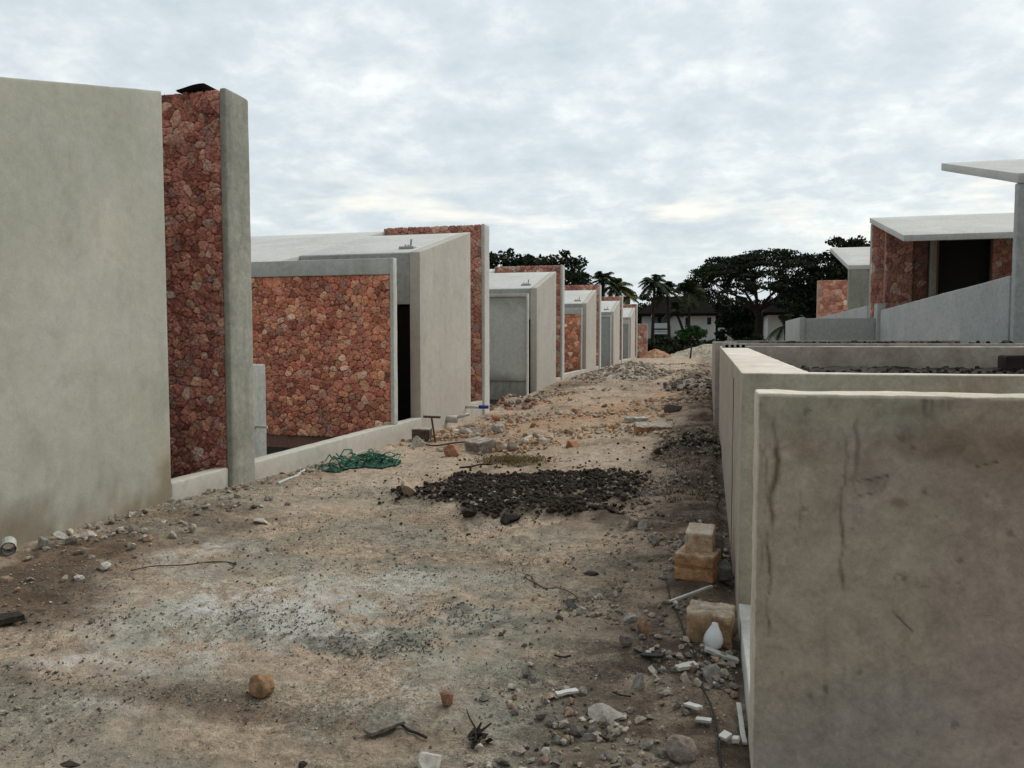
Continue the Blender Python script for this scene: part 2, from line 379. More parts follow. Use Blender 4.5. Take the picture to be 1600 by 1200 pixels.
# ------------------------------------------------------------------ rubble stone facing
PAL = np.array([1.55, 1.66, 1.72]) * np.array([[.44, .20, .145], [.50, .265, .185], [.38, .165, .125], [.54, .34, .24], [.46, .225, .175], [.41, .255, .21], [.60, .46, .37], [.32, .145, .11]])
def clip_poly(poly, mx, my, nx, ny):
    out = []; n = len(poly)
    for k in range(n):
        a = poly[k]; b = poly[(k + 1) % n]
        da = (a[0] - mx) * nx + (a[1] - my) * ny; db = (b[0] - mx) * nx + (b[1] - my) * ny
        if da <= 0: out.append(a)
        if (da < 0 < db) or (db < 0 < da):
            t = da / (da - db); out.append((a[0] + (b[0] - a[0]) * t, a[1] + (b[1] - a[1]) * t))
    return out
def stone_face(mb, u0, u1, w0, w1, cell, to3, seed, tint=(1, 1, 1), hole=None, relief=.036):
    """irregular stones over [u0,u1]x[w0,w1]; to3(u, w, depth) maps into the world"""
    rs = np.random.RandomState(seed); nx = max(2, int((u1 - u0) / cell)); ny = max(2, int((w1 - w0) / (cell * .82)))
    pts = {}
    for a in range(nx):
        for b_ in range(ny):
            if rs.rand() < .17: continue
            pts[(a, b_)] = (u0 + (a + .5 + (b_ % 2) * .35 - .17 + rs.uniform(-.48, .48)) * (u1 - u0) / nx, w0 + (b_ + .5 + rs.uniform(-.48, .48)) * (w1 - w0) / ny)
    for (a, b_), (x, y) in pts.items():
        poly = [(u0, w0), (u1, w0), (u1, w1), (u0, w1)]
        for da in range(-3, 4):
            for db in range(-3, 4):
                q = pts.get((a + da, b_ + db))
                if q is None or (da == 0 and db == 0): continue
                ddx, ddy = q[0] - x, q[1] - y; poly = clip_poly(poly, (x + q[0]) / 2, (y + q[1]) / 2, ddx, ddy)
                if len(poly) < 3: break
            if len(poly) < 3: break
        if len(poly) < 3: continue
        if hole and hole(x, y): continue
        P = []
        for k in range(len(poly)):
            A = np.array(poly[k]); B = np.array(poly[(k + 1) % len(poly)]); L = np.linalg.norm(B - A)
            if L < .004: continue
            m = max(1, int(L / (cell * .2)))
            for j in range(m): P.append(A + (B - A) * ((j + .5) / m))
        if len(P) < 3: continue
        P = np.array(P)
        for _ in range(1): P = (np.roll(P, 1, 0) + 2 * P + np.roll(P, -1, 0)) / 4
        P = P + rs.normal(0, cell * .022, P.shape); cen = P.mean(0); P = cen + (P - cen) * 1.035; dv = P - cen; rad = np.linalg.norm(dv, axis=1)
        n = len(P); rn = float(rad.mean())
        if rn < .02: continue
        wob = rs.normal(0, .06, n)
        dep = relief * rs.uniform(.55, 1.25); tilt = rs.uniform(-.45, .45, 2) * relief / rn
        def ring(sc, d, jit):
            pp = cen + dv * (sc + wob[:, None] * .8); dd = d + (pp - cen) @ tilt * (d / relief) + rs.normal(0, jit, n)
            return [to3(p[0], p[1], max(0.002, e)) for p, e in zip(pp, dd)]
        g = min(.06, .002 / rn)
        V = ring(1 - g, .0, 0) + ring(.955, dep * .55, .004) + ring(.80, dep * .95, .007) + ring(.42, dep * 1.12, .009) + [to3(cen[0], cen[1], dep * 1.08 + rs.normal(0, .004))]
        F = []
        for r_ in range(3):
            for k in range(n): F.append((r_ * n + k, r_ * n + (k + 1) % n, (r_ + 1) * n + (k + 1) % n, (r_ + 1) * n + k))
        for k in range(n): F.append((3 * n + k, 3 * n + (k + 1) % n, 4 * n))
        col = PAL[rs.choice(8, p=[.2, .2, .16, .12, .14, .08, .04, .06])] * rs.uniform(.74, 1.2) * np.array(tint)
        cc = np.tile(col, (len(V), 1)) * rs.uniform(.82, 1.18, (len(V), 1))
        mb.add(np.array(V), F, cc)
    return mb

# ------------------------------------------------------------------ the row of villas on the left
XF = -5.13; XI = -7.6; PITCHY = 9.92; SL = .25
def quadmesh(mb, P, F, c=None): return mb.add(np.array(P, float), F, c)
def wedge(mb, x0, x1, y0, y1, zb, zt0, zt1, th=None, step=.6, r=.012, amp=0, colf=None, s=0):
    """wall or slab whose top rakes from zt0 at y0 to zt1 at y1"""
    f = lambda yy: zt0 + (zt1 - zt0) * (yy - y0) / (y1 - y0)
    if th is None:
        return rbox(mb, x0, x1, y0, y1, zb, 1 + zb, step, r, amp, ztop=f, colf=colf, s=s)
    m2 = MB(); rbox(m2, x0, x1, y0, y1, 0, th, step, r, amp, colf=colf, s=s)
    for v, c_ in zip(m2.v, m2.c): v[:, 2] += f(v[:, 1]) - th
    off = 0
    mb.add(np.concatenate(m2.v), [tuple(q) for q in m2.f], np.concatenate(m2.c)); return mb
def facade_dirt(p):
    n = fbm(p * 2.3, 4, 77); n2 = fbm(p * 9, 3, 78); g0 = gbase(p[:, 0] * 0 - 5.0, p[:, 1])
    hgt = p[:, 2] - g0
    d = sm(.50, .05, hgt + .38 * n + .2 * n2)
    c = np.ones((len(p), 3)); c = lerp(c, [.50, .42, .34], .85 * d)
    sp = sm(.25, .5, fbm(p * 1.4 + 5, 4, 79)); c = lerp(c, [.86, .86, .82], .6 * sp)
    bg_ = sm(.0, .45, fbm(p * .9 + 31, 4, 83)); c = c * (1 + bg_[:, None] * np.array([.10, .06, .02])); gr = sm(.1, .5, fbm(p * .8 + 61, 4, 84) + .25 * n2 * .5); c = lerp(c, c * np.array([.93, .95, .92]), gr)
    tw = sm(.25, .6, fbm(p * np.array([1, 5., 1.6]) + np.stack([0 * p[:, 0], p[:, 2] * 3, p[:, 1] * .8], 1), 4, 85)); c = c * (1 - .09 * tw)[:, None]
    cr = np.exp(-((p[:, 1] - 5.35 - .16 * (p[:, 2] - 2) - .05 * fbm(np.stack([p[:, 2] * 5, 0 * p[:, 2], 0 * p[:, 2]], 1), 3, 86)) / .006) ** 2) * sm(1.2, 1.4, p[:, 2]) * sm(2.9, 2.3, p[:, 2]); pass
    gouge = sm(.52, .62, fbm(p * np.array([1, 3.5, 6.]) + 2, 3, 81)); c = lerp(c, [.6, .58, .54], gouge * .22)
    return c
def panel_stain(p):
    n = fbm(p * 2.5, 4, 91); c = np.ones((len(p), 3)); z = p[:, 2]
    c = lerp(c, [.45, .45, .43], .85 * sm(.75, .45, z + .22 * n + .1 * fbm(p * 8, 3, 92)))
    c = lerp(c, [.6, .62, .58], .7 * sm(2.45, 2.8, z + .5 * n)); return c
VL = ['nearest left villa with tall blank pale facade filling the photo edge',
      'left villa with raking pale facade behind the wide pink stone patio wall',
      'left villa behind the plain grey patio panel stained along its foot',
      'left villa with narrow raking facade behind the tall narrow stone patio panel',
      'fifth left villa with smooth grey patio panel and narrow facade by the rubble mound',
      'farthest left villa in the row beside the orange dirt heap']
PW = [None, 'wide patio wall of pink rubble stone framed by grey concrete beam and post', 'plain grey concrete patio wall with dark band along its foot',
      'tall narrow looking patio wall of red stone with pale concrete rim', 'smooth grey patio wall panel with thin pale rim above the rubble mound',
      'farthest patio wall, half red stone and half grey concrete']
for k in range(6):
    F = 6.47 + PITCHY * k; zf = 4.0; zr = lambda yy: zf + SL * (yy - F); st = .25 if k == 0 else .5
    up = 0 if k < 2 else min(.25, .1 * (k - 1))
    zb = -.45
    root = thing('villa', VL[k], 'house', (-7.5, F - 1.5, 0), 'villas along the left side of the street')
    y0 = F - 3.1
    m = MB()
    wedge(m, XF - .2, XF, y0, F, zb, zr(y0) + .004, zr(F) + .004, step=.03 if k == 0 else .4, r=.007, amp=.0006 if k < 2 else 0, colf=facade_dirt if k == 0 else None)
    m.build('facade_wall', M['plaster_near'] if k == 0 else M['plaster'], root, smooth=True)
    m = MB()                                         # shaded walls: cross walls, main body
    dx0, dx1, dz = -6.3, -5.345, 2.28
    rbox(m, XI + .05, dx0, y0 + .004, y0 + .2, zb, zr(y0) - .01, .5)
    rbox(m, dx0 + .001, XF - .203, y0 + .004, y0 + .2, dz, zr(y0) - .01, .5)
    rbox(m, XI + .05, XF - .203, F - .2, F - .004, zb, zr(F) - .25, .5)
    wedge(m, -15, XI, F - 4.05, F + .93, zb, zr(F - 4.05) - .19, zr(F + .93) - .19, step=1)
    m.build('inner_wall', M['render'], root, smooth=True)
    m = MB(); rbox(m, dx0 + .003, dx1 - .003, y0 + .75, y0 + .8, zb, dz, 1, .003); m.build('door_shade_panel', M['dark'], root)  # dark panel imitating the shade inside the door opening
    m = MB()
    wedge(m, -15, XI + .02, F - 4.12, F + .955, 0, zr(F - 4.12), zr(F + .955), th=.18, step=1)
    wedge(m, XI + .022, XF - .206, y0 + .03, F - .001, 0, zr(y0 + .03), zr(F - .001), th=.18, step=.5)
    m.build('roof', M['roofc'], root, smooth=True)
    # fin wall at the high end
    zt = 4.30; fy = F + .99
    cx0 = XF - (.035 if k == 0 else .035)
    m = MB(); rbox(m, -7.63, cx0, fy, fy + .36, zb, zt, .6); rbox(m, -15, -7.632, fy, fy + .36, zb, zt - .12, .6); fin = m.build('fin_wall', M['render'], root, smooth=True)
    m = MB(); rbox(m, cx0 + .002, XF + .05, fy - .05, fy + (.40 if k == 0 else .37), zb, zt + .03, .12 if k < 2 else .5, .03 if k == 0 else .02, .008 if k < 2 else 0, freq=3, s=4)
    m.build('end_cap', M['cap'] if k == 0 else M['roofc'], fin, smooth=True)
    m = MB(); quadmesh(m, [(-7.62, fy - .004, .18), (cx0, fy - .004, .18), (cx0, fy - .004, zt + .002), (-7.62, fy - .004, zt + .002)], [(0, 1, 2, 3)])
    m.build('mortar', M['mortar'], fin)
    m = MB(); stone_face(m, -7.62, cx0, .15 if k else .08, zt + .02, .105 if k == 0 else .15, lambda u, w, d, fy=fy: (u, fy - .004 - d, w), 100 + k, tint=(.86, .77, .77) if k == 0 else (1, 1, 1))
    m.build('stone_facing', M['stone'], fin)
    if k in (1, 2, 3, 4):
        m = MB(); zz = zr(F - 2.5)
        for q in range(3): tube(m, [(-5.55 - .1 * q, F - 2.5 + .12 * q, zz - .02), (-5.55 - .1 * q + .02, F - 2.5 + .1 * q, zz + (.17, .08, .1)[q])], .02, 6)
        rbox(m, -5.75, -5.45, F - 2.6, F - 2.4, zz - .02, zz + .03, .2, .01)
        m.build('pipe_stub', M['render'], root)
    if k == 1:
        m = MB(); p = PY(690, 657, 14.6); tube(m, [(XF - .05, 14.75, .02), (XF + .22, 14.75, .02)], .075, 10); tube(m, [(XF + .2, 14.75, .05), (XF + .45, 14.85, .12)], .03, 8)
        m.build('drain_pipe', M['pvc'], root, smooth=True)
        m = MB(); tube(m, [(XF - .05, 16.0, .16), (XF + .3, 16.05, .16)], .032, 8); pp = m.build('water_pipe', M['pvc'], root, smooth=True)
        m = MB(); tube(m, [(XF + .29, 16.05, .16), (XF + .5, 16.08, .165)], .04, 8); m.build('pipe_tip', M['blue'], pp, smooth=True)
    # low parapet from the previous fin to this block, and across the slot
    def para(label, x0, x1, ya, yb, zt_, sd):
        o = thing('parapet', label, 'low wall', (XF, (ya + yb) / 2, 0), 'low parapets on the left'); m = MB(); rbox(m, x0, x1, ya, yb, zb, zt_, .15, .02, .006, s=sd); m.build('parapet_wall', M['plaster'], o, smooth=True)
    para(['low pale parapet in the slot under the nearest stone fin', 'white parapet block at the foot of the second stone fin near the blue pipe tip', 'short low parapet at the foot of the third stone fin',
        'short low parapet under the fourth stone fin', 'short low parapet under the fifth stone fin', 'short low parapet under the farthest stone fin'][k], XF - .17, XF + .002, F + .003, fy - .053, .2 + up, k)
    if k in (1, 3, 5):
        para({1: 'long low pale parapet in front of the wide pink stone patio wall', 3: 'low parapet before the tall narrow stone patio panel', 5: 'low parapet before the half stone and half concrete patio wall'}[k],
            XF - .17, XF + .02, F - PITCHY + 1.40, y0 - .003, .19 + up, k + 9)
    # patio wall across, in front of the block
    if k >= 1:
        fy0 = F - 4.36; pw = thing('patio_wall', PW[k], 'wall', (-6.5, fy0, 0), 'patio walls between the villas')
        zt2 = 2.99; zbm = 2.72 if k in (1, 3, 5) else 2.90
        m = MB()
        rbox(m, -12, XF - .045, fy0, fy0 + .2, zbm, zt2, .3, .012, .004)
        rbox(m, XF - .044, XF + (.02 if k == 1 else .01), fy0 - .02, fy0 + .14, zb if k in (2, 4) else .19 + up, zt2 + .003, .3, .012, .004)
        m.build('frame', M['panel'] if k in (1,) else M['roofc'], pw, smooth=True)
        if k in (1, 3, 5):
            xr = XF - .05 if k != 5 else XF - .95
            m = MB(); quadmesh(m, [(-12, fy0 + .07, -.4), (XF - .05, fy0 + .07, -.4), (XF - .05, fy0 + .07, zbm), (-12, fy0 + .07, zbm)], [(0, 1, 2, 3)]); m.build('mortar', M['mortar'], pw)
            m = MB(); hole = (lambda x, w: x < -7.93 and w > 2.25) if k == 1 else None
            stone_face(m, -9.2 if k == 1 else -7.4, xr, -.06 + (.2 if k > 1 else 0), zbm - .003, .122 if k == 1 else .17, lambda u, w, d, fy0=fy0: (u, fy0 + .065 - d, w), 200 + k, tint=(1.2, 1.04, .92), hole=hole)
            m.build('stone_facing', M['stone'], pw)
            if k == 5: m = MB(); rbox(m, xr + .003, XF - .046, fy0 + .04, fy0 + .18, zb, zbm - .003, .5); m.build('concrete_panel', M['render'], pw)
        else:
            m = MB(); rbox(m, -9, XF - .046, fy0 + .05, fy0 + .18, .42 if k == 2 else -.3, zbm - .003, .1 if k == 2 else .3, .01, .003, colf=panel_stain if k == 2 else None); m.build('concrete_panel', M['bluec'] if k == 4 else M['panel'], pw, smooth=True)
            if k == 2:
                m = MB(); rbox(m, -9, XF - .046, fy0 + .09, fy0 + .18, -.5, .417, .3, .01, .004); m.build('footing', M['cap'], pw, smooth=True)
                m = MB()
                rs = np.random.RandomState(5)
# low stub wall with a pipe in the patio of the second villa
t = thing('stub_wall', 'short grey stub wall inside the patio beside the near stone fin', 'wall', (-5.9, 8.6, 0))
m = MB(); rbox(m, -6.4, -5.64, 8.1, 9.0, -.4, 1.3, .2, .02, .006); m.build('wall_block', M['render'], t, smooth=True)
m = MB(); tube(m, [(-5.7, 8.75, .5), (-5.5, 8.72, .5), (-5.46, 8.72, .5)], .018, 8); m.build('pipe', M['pvc'], t)
# last stone wall beyond the row
t = thing('stone_wall', 'low red stone wall end just beyond the farthest left villa', 'wall', (-5.3, 63, 0))
m = MB(); rbox(m, -9, XF + .35, 63.0, 63.3, 0, 3.0, 1); m.build('core', M['render'], t)
m = MB(); stone_face(m, -9, XF + .35, .3, 3.0, .25, lambda u, w, d: (u, 62.996 - d, w), 300); m.build('stone_facing', M['stone'], t)
# roofing felt on top of the first fin
m = MB(); n = 9
for a in range(n):
    for b_ in range(5): pass
gx, gy = np.meshgrid(np.linspace(-5.66, -5.30, 12), np.linspace(7.36, 7.75, 7), indexing='ij')
zz = 4.338 + .012 * np.sin(gx * 9) + .03 * sm(-5.66, -5.30, gx)
i = np.arange(gx.size).reshape(gx.shape); V = np.stack([gx.ravel(), gy.ravel(), zz.ravel()], 1)
q = np.stack([i[:-1, :-1], i[1:, :-1], i[1:, 1:], i[:-1, 1:]], -1).reshape(-1, 4)
m.add(V, q); m.add(V - [0, 0, .012], q[:, ::-1])
tag(m.build('roofing_felt', M['felt'], smooth=False), 'scrap of black roofing felt lying on top of the nearest stone fin', 'felt scrap')

# ------------------------------------------------------------------ right planters
AX0 = .178
def wall_stain_lit_rim(p):
    x, y_, z = p[:, 0], p[:, 1], p[:, 2]; c = np.ones((len(p), 3)); n = fbm(p * 3, 4, 51); n2 = fbm(p * 11, 3, 52); n3 = fbm(p * np.array([1.1, 1, 1.6]) + 9, 4, 53)
    c = lerp(c, [.78, .86, .80], .75 * sm(1.20, 1.36, z + .06 * n) * (1 - sm(.75, 1.1, x + .3 * n)))          # green-grey band at the rim
    c = lerp(c, [1.1, 1.08, .95], .5 * sm(.0, .3, n3) * (1 - sm(.7, 1.0, x)))
    c = lerp(c, [1.02, .93, .90], .8 * sm(.6, 1.0, x + .2 * n))
    c = lerp(c, [1.22, 1.16, 1.1], .5 * sm(.1, .5, -n3 + .3 * n2))
    def S(px, py): q = PY(px, py, 2.9); return q.x, q.z
    for (px, py, rx, rz, a) in ((1430, 690, .16, .06, .5), (1360, 720, .07, .10, .45), (1250, 690, .06, .12, .5), (1560, 690, .2, .1, .5), (1420, 640, .05, .03, .4), (1590, 720, .1, .1, .35), (1300, 760, .09, .2, .22), (1405, 785, .035, .02, .7), (1280, 700, .08, .1, .3)):
        cx, cz = S(px, py); q = np.sqrt(((x - cx) / rx) ** 2 + ((z - cz) / rz) ** 2) + .7 * n + .35 * n2
        c = c * (1 - (.72 * a * sm(1.2, .2, q))[:, None] * np.array([.62, .72, .82]))
    for (px, ya, yb, w, a) in ((1210, 660, 830, .013, .8), (1201, 830, 985, .007, .75), (1320, 690, 925, .008, .65), (1250, 770, 850, .007, .4), (1345, 655, 780, .009, .5), (1350, 745, 748, .1, .2),
                               (1438, 615, 655, .012, .55), (1451, 612, 650, .008, .5), (1470, 612, 640, .009, .4), (1483, 612, 645, .006, .4), (1192, 700, 800, .006, .45), (1188, 600, 900, .006, .35), (1380, 745, 770, .004, .4), (1555, 760, 900, .008, .18), (1420, 900, 1100, .01, .15), (1290, 930, 1100, .01, .15)):
        x0, z1 = S(px, ya); _, z0 = S(px, yb)
        wob = .018 * fbm(np.stack([z * 6, z * 0 + px, z * 0], 1), 3, int(px)) + .004 * n2
        w = w * .72; a = a * 1.05; wob = wob * 1.3 + .006 * fbm(np.stack([z * 30, z * 0 + px, z * 0], 1), 2, int(px)); g = np.exp(-((x - x0 - wob) / (w * (1 + .5 * n2))) ** 2) * sm(z0 - .04, z0 + .05, z) * (1 - sm(z1 - .02, z1 + .03, z)) * (.6 + .4 * sm(-.4, .2, n2))
        c = c * (1 - (a * g)[:, None] * np.array([.8, .86, .9]))
    # hairline cracks
    for (ax_, ay_, bx_, by_, w) in ((1340, 752, 1390, 745, .0035), (1340, 775, 1372, 770, .003), (1525, 728, 1560, 722, .003), (1395, 955, 1425, 985, .004)):
        x0, z0 = S(ax_, ay_); x1, z1 = S(bx_, by_)
        t_ = np.clip((x - x0) / (x1 - x0), 0, 1); g = np.exp(-((z - (z0 + (z1 - z0) * t_) - .006 * fbm(np.stack([x * 25, x * 0, x * 0], 1), 2, 5)) / w) ** 2) * ((x > x0) & (x < x1))
        c = c * (1 - .6 * g)[:, None]
    pit = sm(.55, .68, fbm(p * 26, 2, 57)); c = c * (1 - .35 * pit)[:, None]
    c = np.clip(c, .12, 1.4)
    rim = ((z > 1.404) | (y_ > 2.915) | (x < AX0 + .004)); c[rim] = np.array([1.45, 1.5, 1.45]) * (1 + .12 * n2[rim])[:, None]  # rim faces painted paler: skylight put into the colour
    return c
pa = thing('planter_wall', 'nearest concrete wall on the right with dark drip stains and thin pale rim', 'wall', (2, 3, 0))
m = MB(); rbox(m, AX0, 3.4, 2.9, 3.13, -.2, 1.412, .0085, .007, .0045, colf=wall_stain_lit_rim, s=61, freq=8); m.build('front_slab', M['planter'], pa, smooth=True)
m = MB(); rbox(m, AX0 + .004, 4.2, 3.132, 4.37, -.2, .15, .1, .01, .004); m.build('ledge', M['roofc'], pa, smooth=True)
zB = lambda yy: 1.425 + .011 * (yy - 4.36)
def b_stain_lit_top(p):
    n = fbm(p * np.array([3, 3, .6]), 4, 63); n2 = fbm(p * 7, 3, 64); c = np.ones((len(p), 3))
    c = lerp(c, [.80, .90, .86], .8 * (np.abs(p[:, 1] - 4.36) < .02)); c = lerp(c, [.7, .66, .6], .6 * sm(.05, .5, n)); c = lerp(c, [.62, .6, .55], .5 * sm(.2, .6, n2))
    top = p[:, 2] > zB(p[:, 1]) - .004; c = c * 1.08; c[top] = np.array([1.62, 1.68, 1.72]) * (1 + .1 * n2[top])[:, None]  # top face brightened in the colour to look lit from above
    return c
pb = thing('planter_box', 'long concrete planter box with dark soil behind the nearest right wall', 'planter', (3, 8, 0))
m = MB()
rbox(m, AX0 + .005, .55, 4.38, 12.8, -.2, 1, .05, .006, .002, ztop=zB, colf=b_stain_lit_top, s=65)
rbox(m, AX0 + .0055, 9.2, 4.374, 4.50, -.2, 1, .05, .006, .002, ztop=lambda yy: zB(yy) + .002, colf=b_stain_lit_top, s=65)
rbox(m, .552, 9.2, 12.62, 12.79, -.2, 1, .15, .008, .003, ztop=zB, colf=b_stain_lit_top, s=67)
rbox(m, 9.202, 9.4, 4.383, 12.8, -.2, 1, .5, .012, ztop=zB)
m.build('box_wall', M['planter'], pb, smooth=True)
m = MB(); rbox(m, AX0 + .001, AX0 + .02, 5.70, 5.712, .1, 1.34, .2, .002); m.build('joint', M['black'], pb)
def soil_sheet(x0, x1, y0, y1, z, seed):
    gx, gy = np.meshgrid(np.linspace(x0, x1, int((x1 - x0) / .06)), np.linspace(y0, y1, int((y1 - y0) / .06)), indexing='ij')
    zz = z(gy.ravel()) + .05 * fbm(p2(gx, gy, 1.5), 3, seed) + .035 * fbm(p2(gx, gy, 8), 3, seed + 1)
    i = np.arange(gx.size).reshape(gx.shape)
    cc = np.tile([.05, .04, .032], (gx.size, 1)) * (1 + .4 * fbm(p2(gx, gy, 5), 3, 3))[:, None]
    return MB().add(np.stack([gx.ravel(), gy.ravel(), zz], 1), np.stack([i[:-1, :-1], i[1:, :-1], i[1:, 1:], i[:-1, 1:]], -1).reshape(-1, 4), cc)
m = soil_sheet(.55, 9.2, 4.5, 12.62, lambda yy: zB(yy) - .33, 70)
pts = [(rng.uniform(.7, 9), rng.uniform(10.6, 12.6)) for _ in range(420)]
scatter(m, [(a, b_, zB(b_) - .33) for a, b_ in pts], [rng.uniform(.02, .06) for _ in pts], [np.array([.05, .04, .032]) * rng.uniform(.6, 1.8) for _ in pts])
m.build('soil', M['soil'], pb)
pc = thing('planter_box', 'farther concrete planter box with soil lumps behind the long one', 'planter', (3, 17, 0))
zC = 1.585; m = MB()
rbox(m, .11, .45, 12.95, 21.6, -.2, zC, .3, .015, .004); rbox(m, .452, 9.2, 12.953, 13.1, -.2, zC - .02, .3, .012, .003); rbox(m, .452, 9.2, 21.4, 21.598, -.2, zC + .03, .5, .012)
m.build('box_wall', M['planter2'], pc, smooth=True)
m = soil_sheet(.45, 9.2, 13.1, 21.4, lambda yy: zC - .08 + 0 * yy, 73)
pts = [(rng.uniform(1.4, 3.6), rng.uniform(15.5, 18)) for _ in range(120)] + [(rng.uniform(.6, 9), rng.uniform(13.5, 21)) for _ in range(200)]
scatter(m, [(a, b_, zC - .06) for a, b_ in pts], [rng.uniform(.03, .085) for _ in pts], [np.array([.04, .034, .028]) * rng.uniform(.6, 1.6) for _ in pts])
m.build('soil', M['soil'], pc)
# hollow concrete block bedded on the planter rim
hb = thing('hollow_block', 'hollow concrete block with dark holes bedded on far end of planter rim', 'concrete block', (.36, 11.6, 1.5))
m = MB(); zt = zB(11.6); y0_, y1_ = 11.45, 11.85; xs_ = [.20, .24, .285, .315, .36, .39, .435, .465, .51, .545]
for a in range(0, 9):
    solid = a % 2 == 0
    if solid: rbox(m, xs_[a], xs_[a + 1], y0_, y1_, zt - .01, zt + .06, .2, .004)
    else: rbox(m, xs_[a] + .0005, xs_[a + 1] - .0005, y0_ + .03, y1_ - .002, zt + .042, zt + .0585, .2, .002); rbox(m, xs_[a] + .0005, xs_[a + 1] - .0005, y0_ + .03, y1_ - .002, zt - .01, zt + .006, .2, .002)
m.build('block_shell', M['render'], hb)
m = MB(); rbox(m, xs_[0] + .01, xs_[-1] - .01, y0_ + .25, y0_ + .27, zt, zt + .055, .3, .002); m.build('hole_shade_plate', M['black'], hb)  # black plate added to imitate shade inside the holes
m = MB(); v, f = ROCKS[2]; p = PY(1585, 574, 11.9); m.add((v * [.16, .12, .13]) @ rotm(.3, 0, 0).T + [p.x, p.y, zB(11.9) - .24], f, (.02, .02, .022))
rbox(m, p.x - .12, p.x + .5, 11.85, 12.2, zB(11.9) - .33, zB(11.9) - .1, .1, .03, .02)
tag(m.build('burnt_timber', M['darkwood']), 'black timber offcut lying in planter soil at the right edge', 'timber')

# ------------------------------------------------------------------ right villas and garden walls
def garden_wall(name, label, boxes, mat, group='grey garden walls on the right'):
    b0 = boxes[0]; o = thing(name, label, 'wall', ((b0[0] + b0[1]) / 2, b0[2], 0), group); m = MB()
    for b_ in boxes:
        if len(b_) == 7: wedge(m, b_[0], b_[1], b_[2], b_[3], b_[4], b_[5], b_[6], step=.4, r=.015, amp=.006)
        else: rbox(m, *b_, step=.4, r=.015, amp=.006)
    m.build('wall_body', mat, o, smooth=True); return o
garden_wall('garden_wall', 'long blue grey garden wall rising above the planters at the right edge', [(6.1, 6.3, 18.26, 30.7, 0, 2.97, 2.73)], M['bluec'])
garden_wall('garden_wall', 'low grey garden wall with end pier below the middle right villa', [(3.55, 6.0, 31.0, 31.2, 0, 2.46), (3.35, 3.545, 30.95, 36.5, 0, 2.50), (6.002, 6.28, 30.72, 31.3, 0, 2.98)], M['bluec'])
garden_wall('garden_wall', 'farther grey garden wall running back beside the far right villa', [(6.1, 6.3, 33.2, 56, 0, 3.0, 2.92)], M['bluec'])
def slab(root, Yn, Yf):
    m = MB(); wedge(m, 6.1, 15, Yn, Yf, 0, 5.03, 6.45, th=.2, step=.6, r=.012, amp=.004); return m.build('roof', M['roofc'], root, smooth=True)
RG = 'villas along the right side'
v1 = thing('villa', 'right villa cut by the photo edge with thin roof slab reaching out against the sky', 'house', (9, 18.2, 0), RG); slab(v1, 18.0, 23.5)
m = MB(); rbox(m, 6.13, 6.4, 18.03, 18.25, 0, 4.86, .3, .02, .006); rbox(m, 6.402, 14.9, 18.05, 18.25, 0, 4.86, .5, .02, .006); m.build('front_wall', M['bluec'], v1, smooth=True)
m = MB(); rbox(m, 8.5, 14.9, 23.0, 23.2, 0, 6.1, .6); m.build('rear_wall', M['render'], v1)
v2 = thing('villa', 'middle right villa with open stone terrace under a pale sloping roof slab', 'house', (9, 30, 0), RG); slab(v2, 27.5, 33.1)
m = MB(); wedge(m, 6.13, 14.9, 32.75, 33.05, 0, 6.13, 6.2, step=.6); fin = m.build('fin_wall', M['render'], v2)
m = MB(); stone_face(m, 6.13, 7.1, 1.2, 6.1, .2, lambda u, w, d: (u, 32.746 - d, w), 401, tint=(1.05, 1, 1)); m.build('stone_facing', M['stone'], fin)
m = MB(); rbox(m, 6.48, 7.42, 31.95, 32.2, 0, 5.8, .6); rbox(m, 7.42, 8.02, 32.3, 32.5, 0, 5.8, .6); rbox(m, 10.1, 14.5, 31.95, 32.2, 0, 5.8, .6); rbox(m, 8.58, 10.1, 31.95, 32.2, 5.35, 5.8, .6); rbox(m, 8.2, 8.35, 32.1, 32.3, 0, 5.8, .6)
iw = m.build('inner_wall', M['mortar'], v2)
for (ua, ub, yy, sd, tn) in ((6.48, 7.42, 31.946, 402, (.7, .7, .75)), (7.42, 8.02, 32.296, 403, (.6, .6, .65)), (10.1, 12.5, 31.946, 404, (1, 1, 1))):
    m = MB(); stone_face(m, ua, ub, 1.2, 5.75, .2, lambda u, w, d, yy=yy: (u, yy - d, w), sd, tint=tn); m.build('stone_facing', M['stone'], iw)
m = MB(); rbox(m, 8.03, 8.2, 31.8, 32.1, 0, 5.75, .6); m.build('column', M['cap'], v2)
m = MB(); rbox(m, 8.36, 10.09, 32.4, 32.44, 0, 5.8, 1); m.build('doorway', M['black'], v2)  # black sheet standing in for the shade of the room behind
m = MB(); rbox(m, 14.5, 14.9, 27.6, 32.7, 0, 4.9, 1); m.build('side_wall', M['render'], v2)
v3 = thing('villa', 'farthest right villa with pale roof slab on a plain concrete wall', 'house', (9, 38, 0), RG); slab(v3, 37.7, 43.2)
m = MB(); rbox(m, 6.13, 14.9, 37.73, 37.95, 0, 4.86, .5, .02, .006); m.build('front_wall', M['cap'], v3, smooth=True)
m = MB(); rbox(m, 8.5, 14.9, 42.8, 43.0, 0, 6.1, .6); m.build('rear_wall', M['render'], v3)
t = thing('stone_wall', 'square end of pink stone wall standing beyond the farthest right villa', 'wall', (7, 47.7, 0))
m = MB(); rbox(m, 6.1, 12, 47.7, 48, 0, 5.1, 1); m.build('core', M['render'], t)
m = MB(); stone_face(m, 6.1, 9, 1.8, 5.1, .24, lambda u, w, d: (u, 47.696 - d, w), 410, tint=(1.25, 1.15, 1.05)); m.build('stone_facing', M['stone'], t)

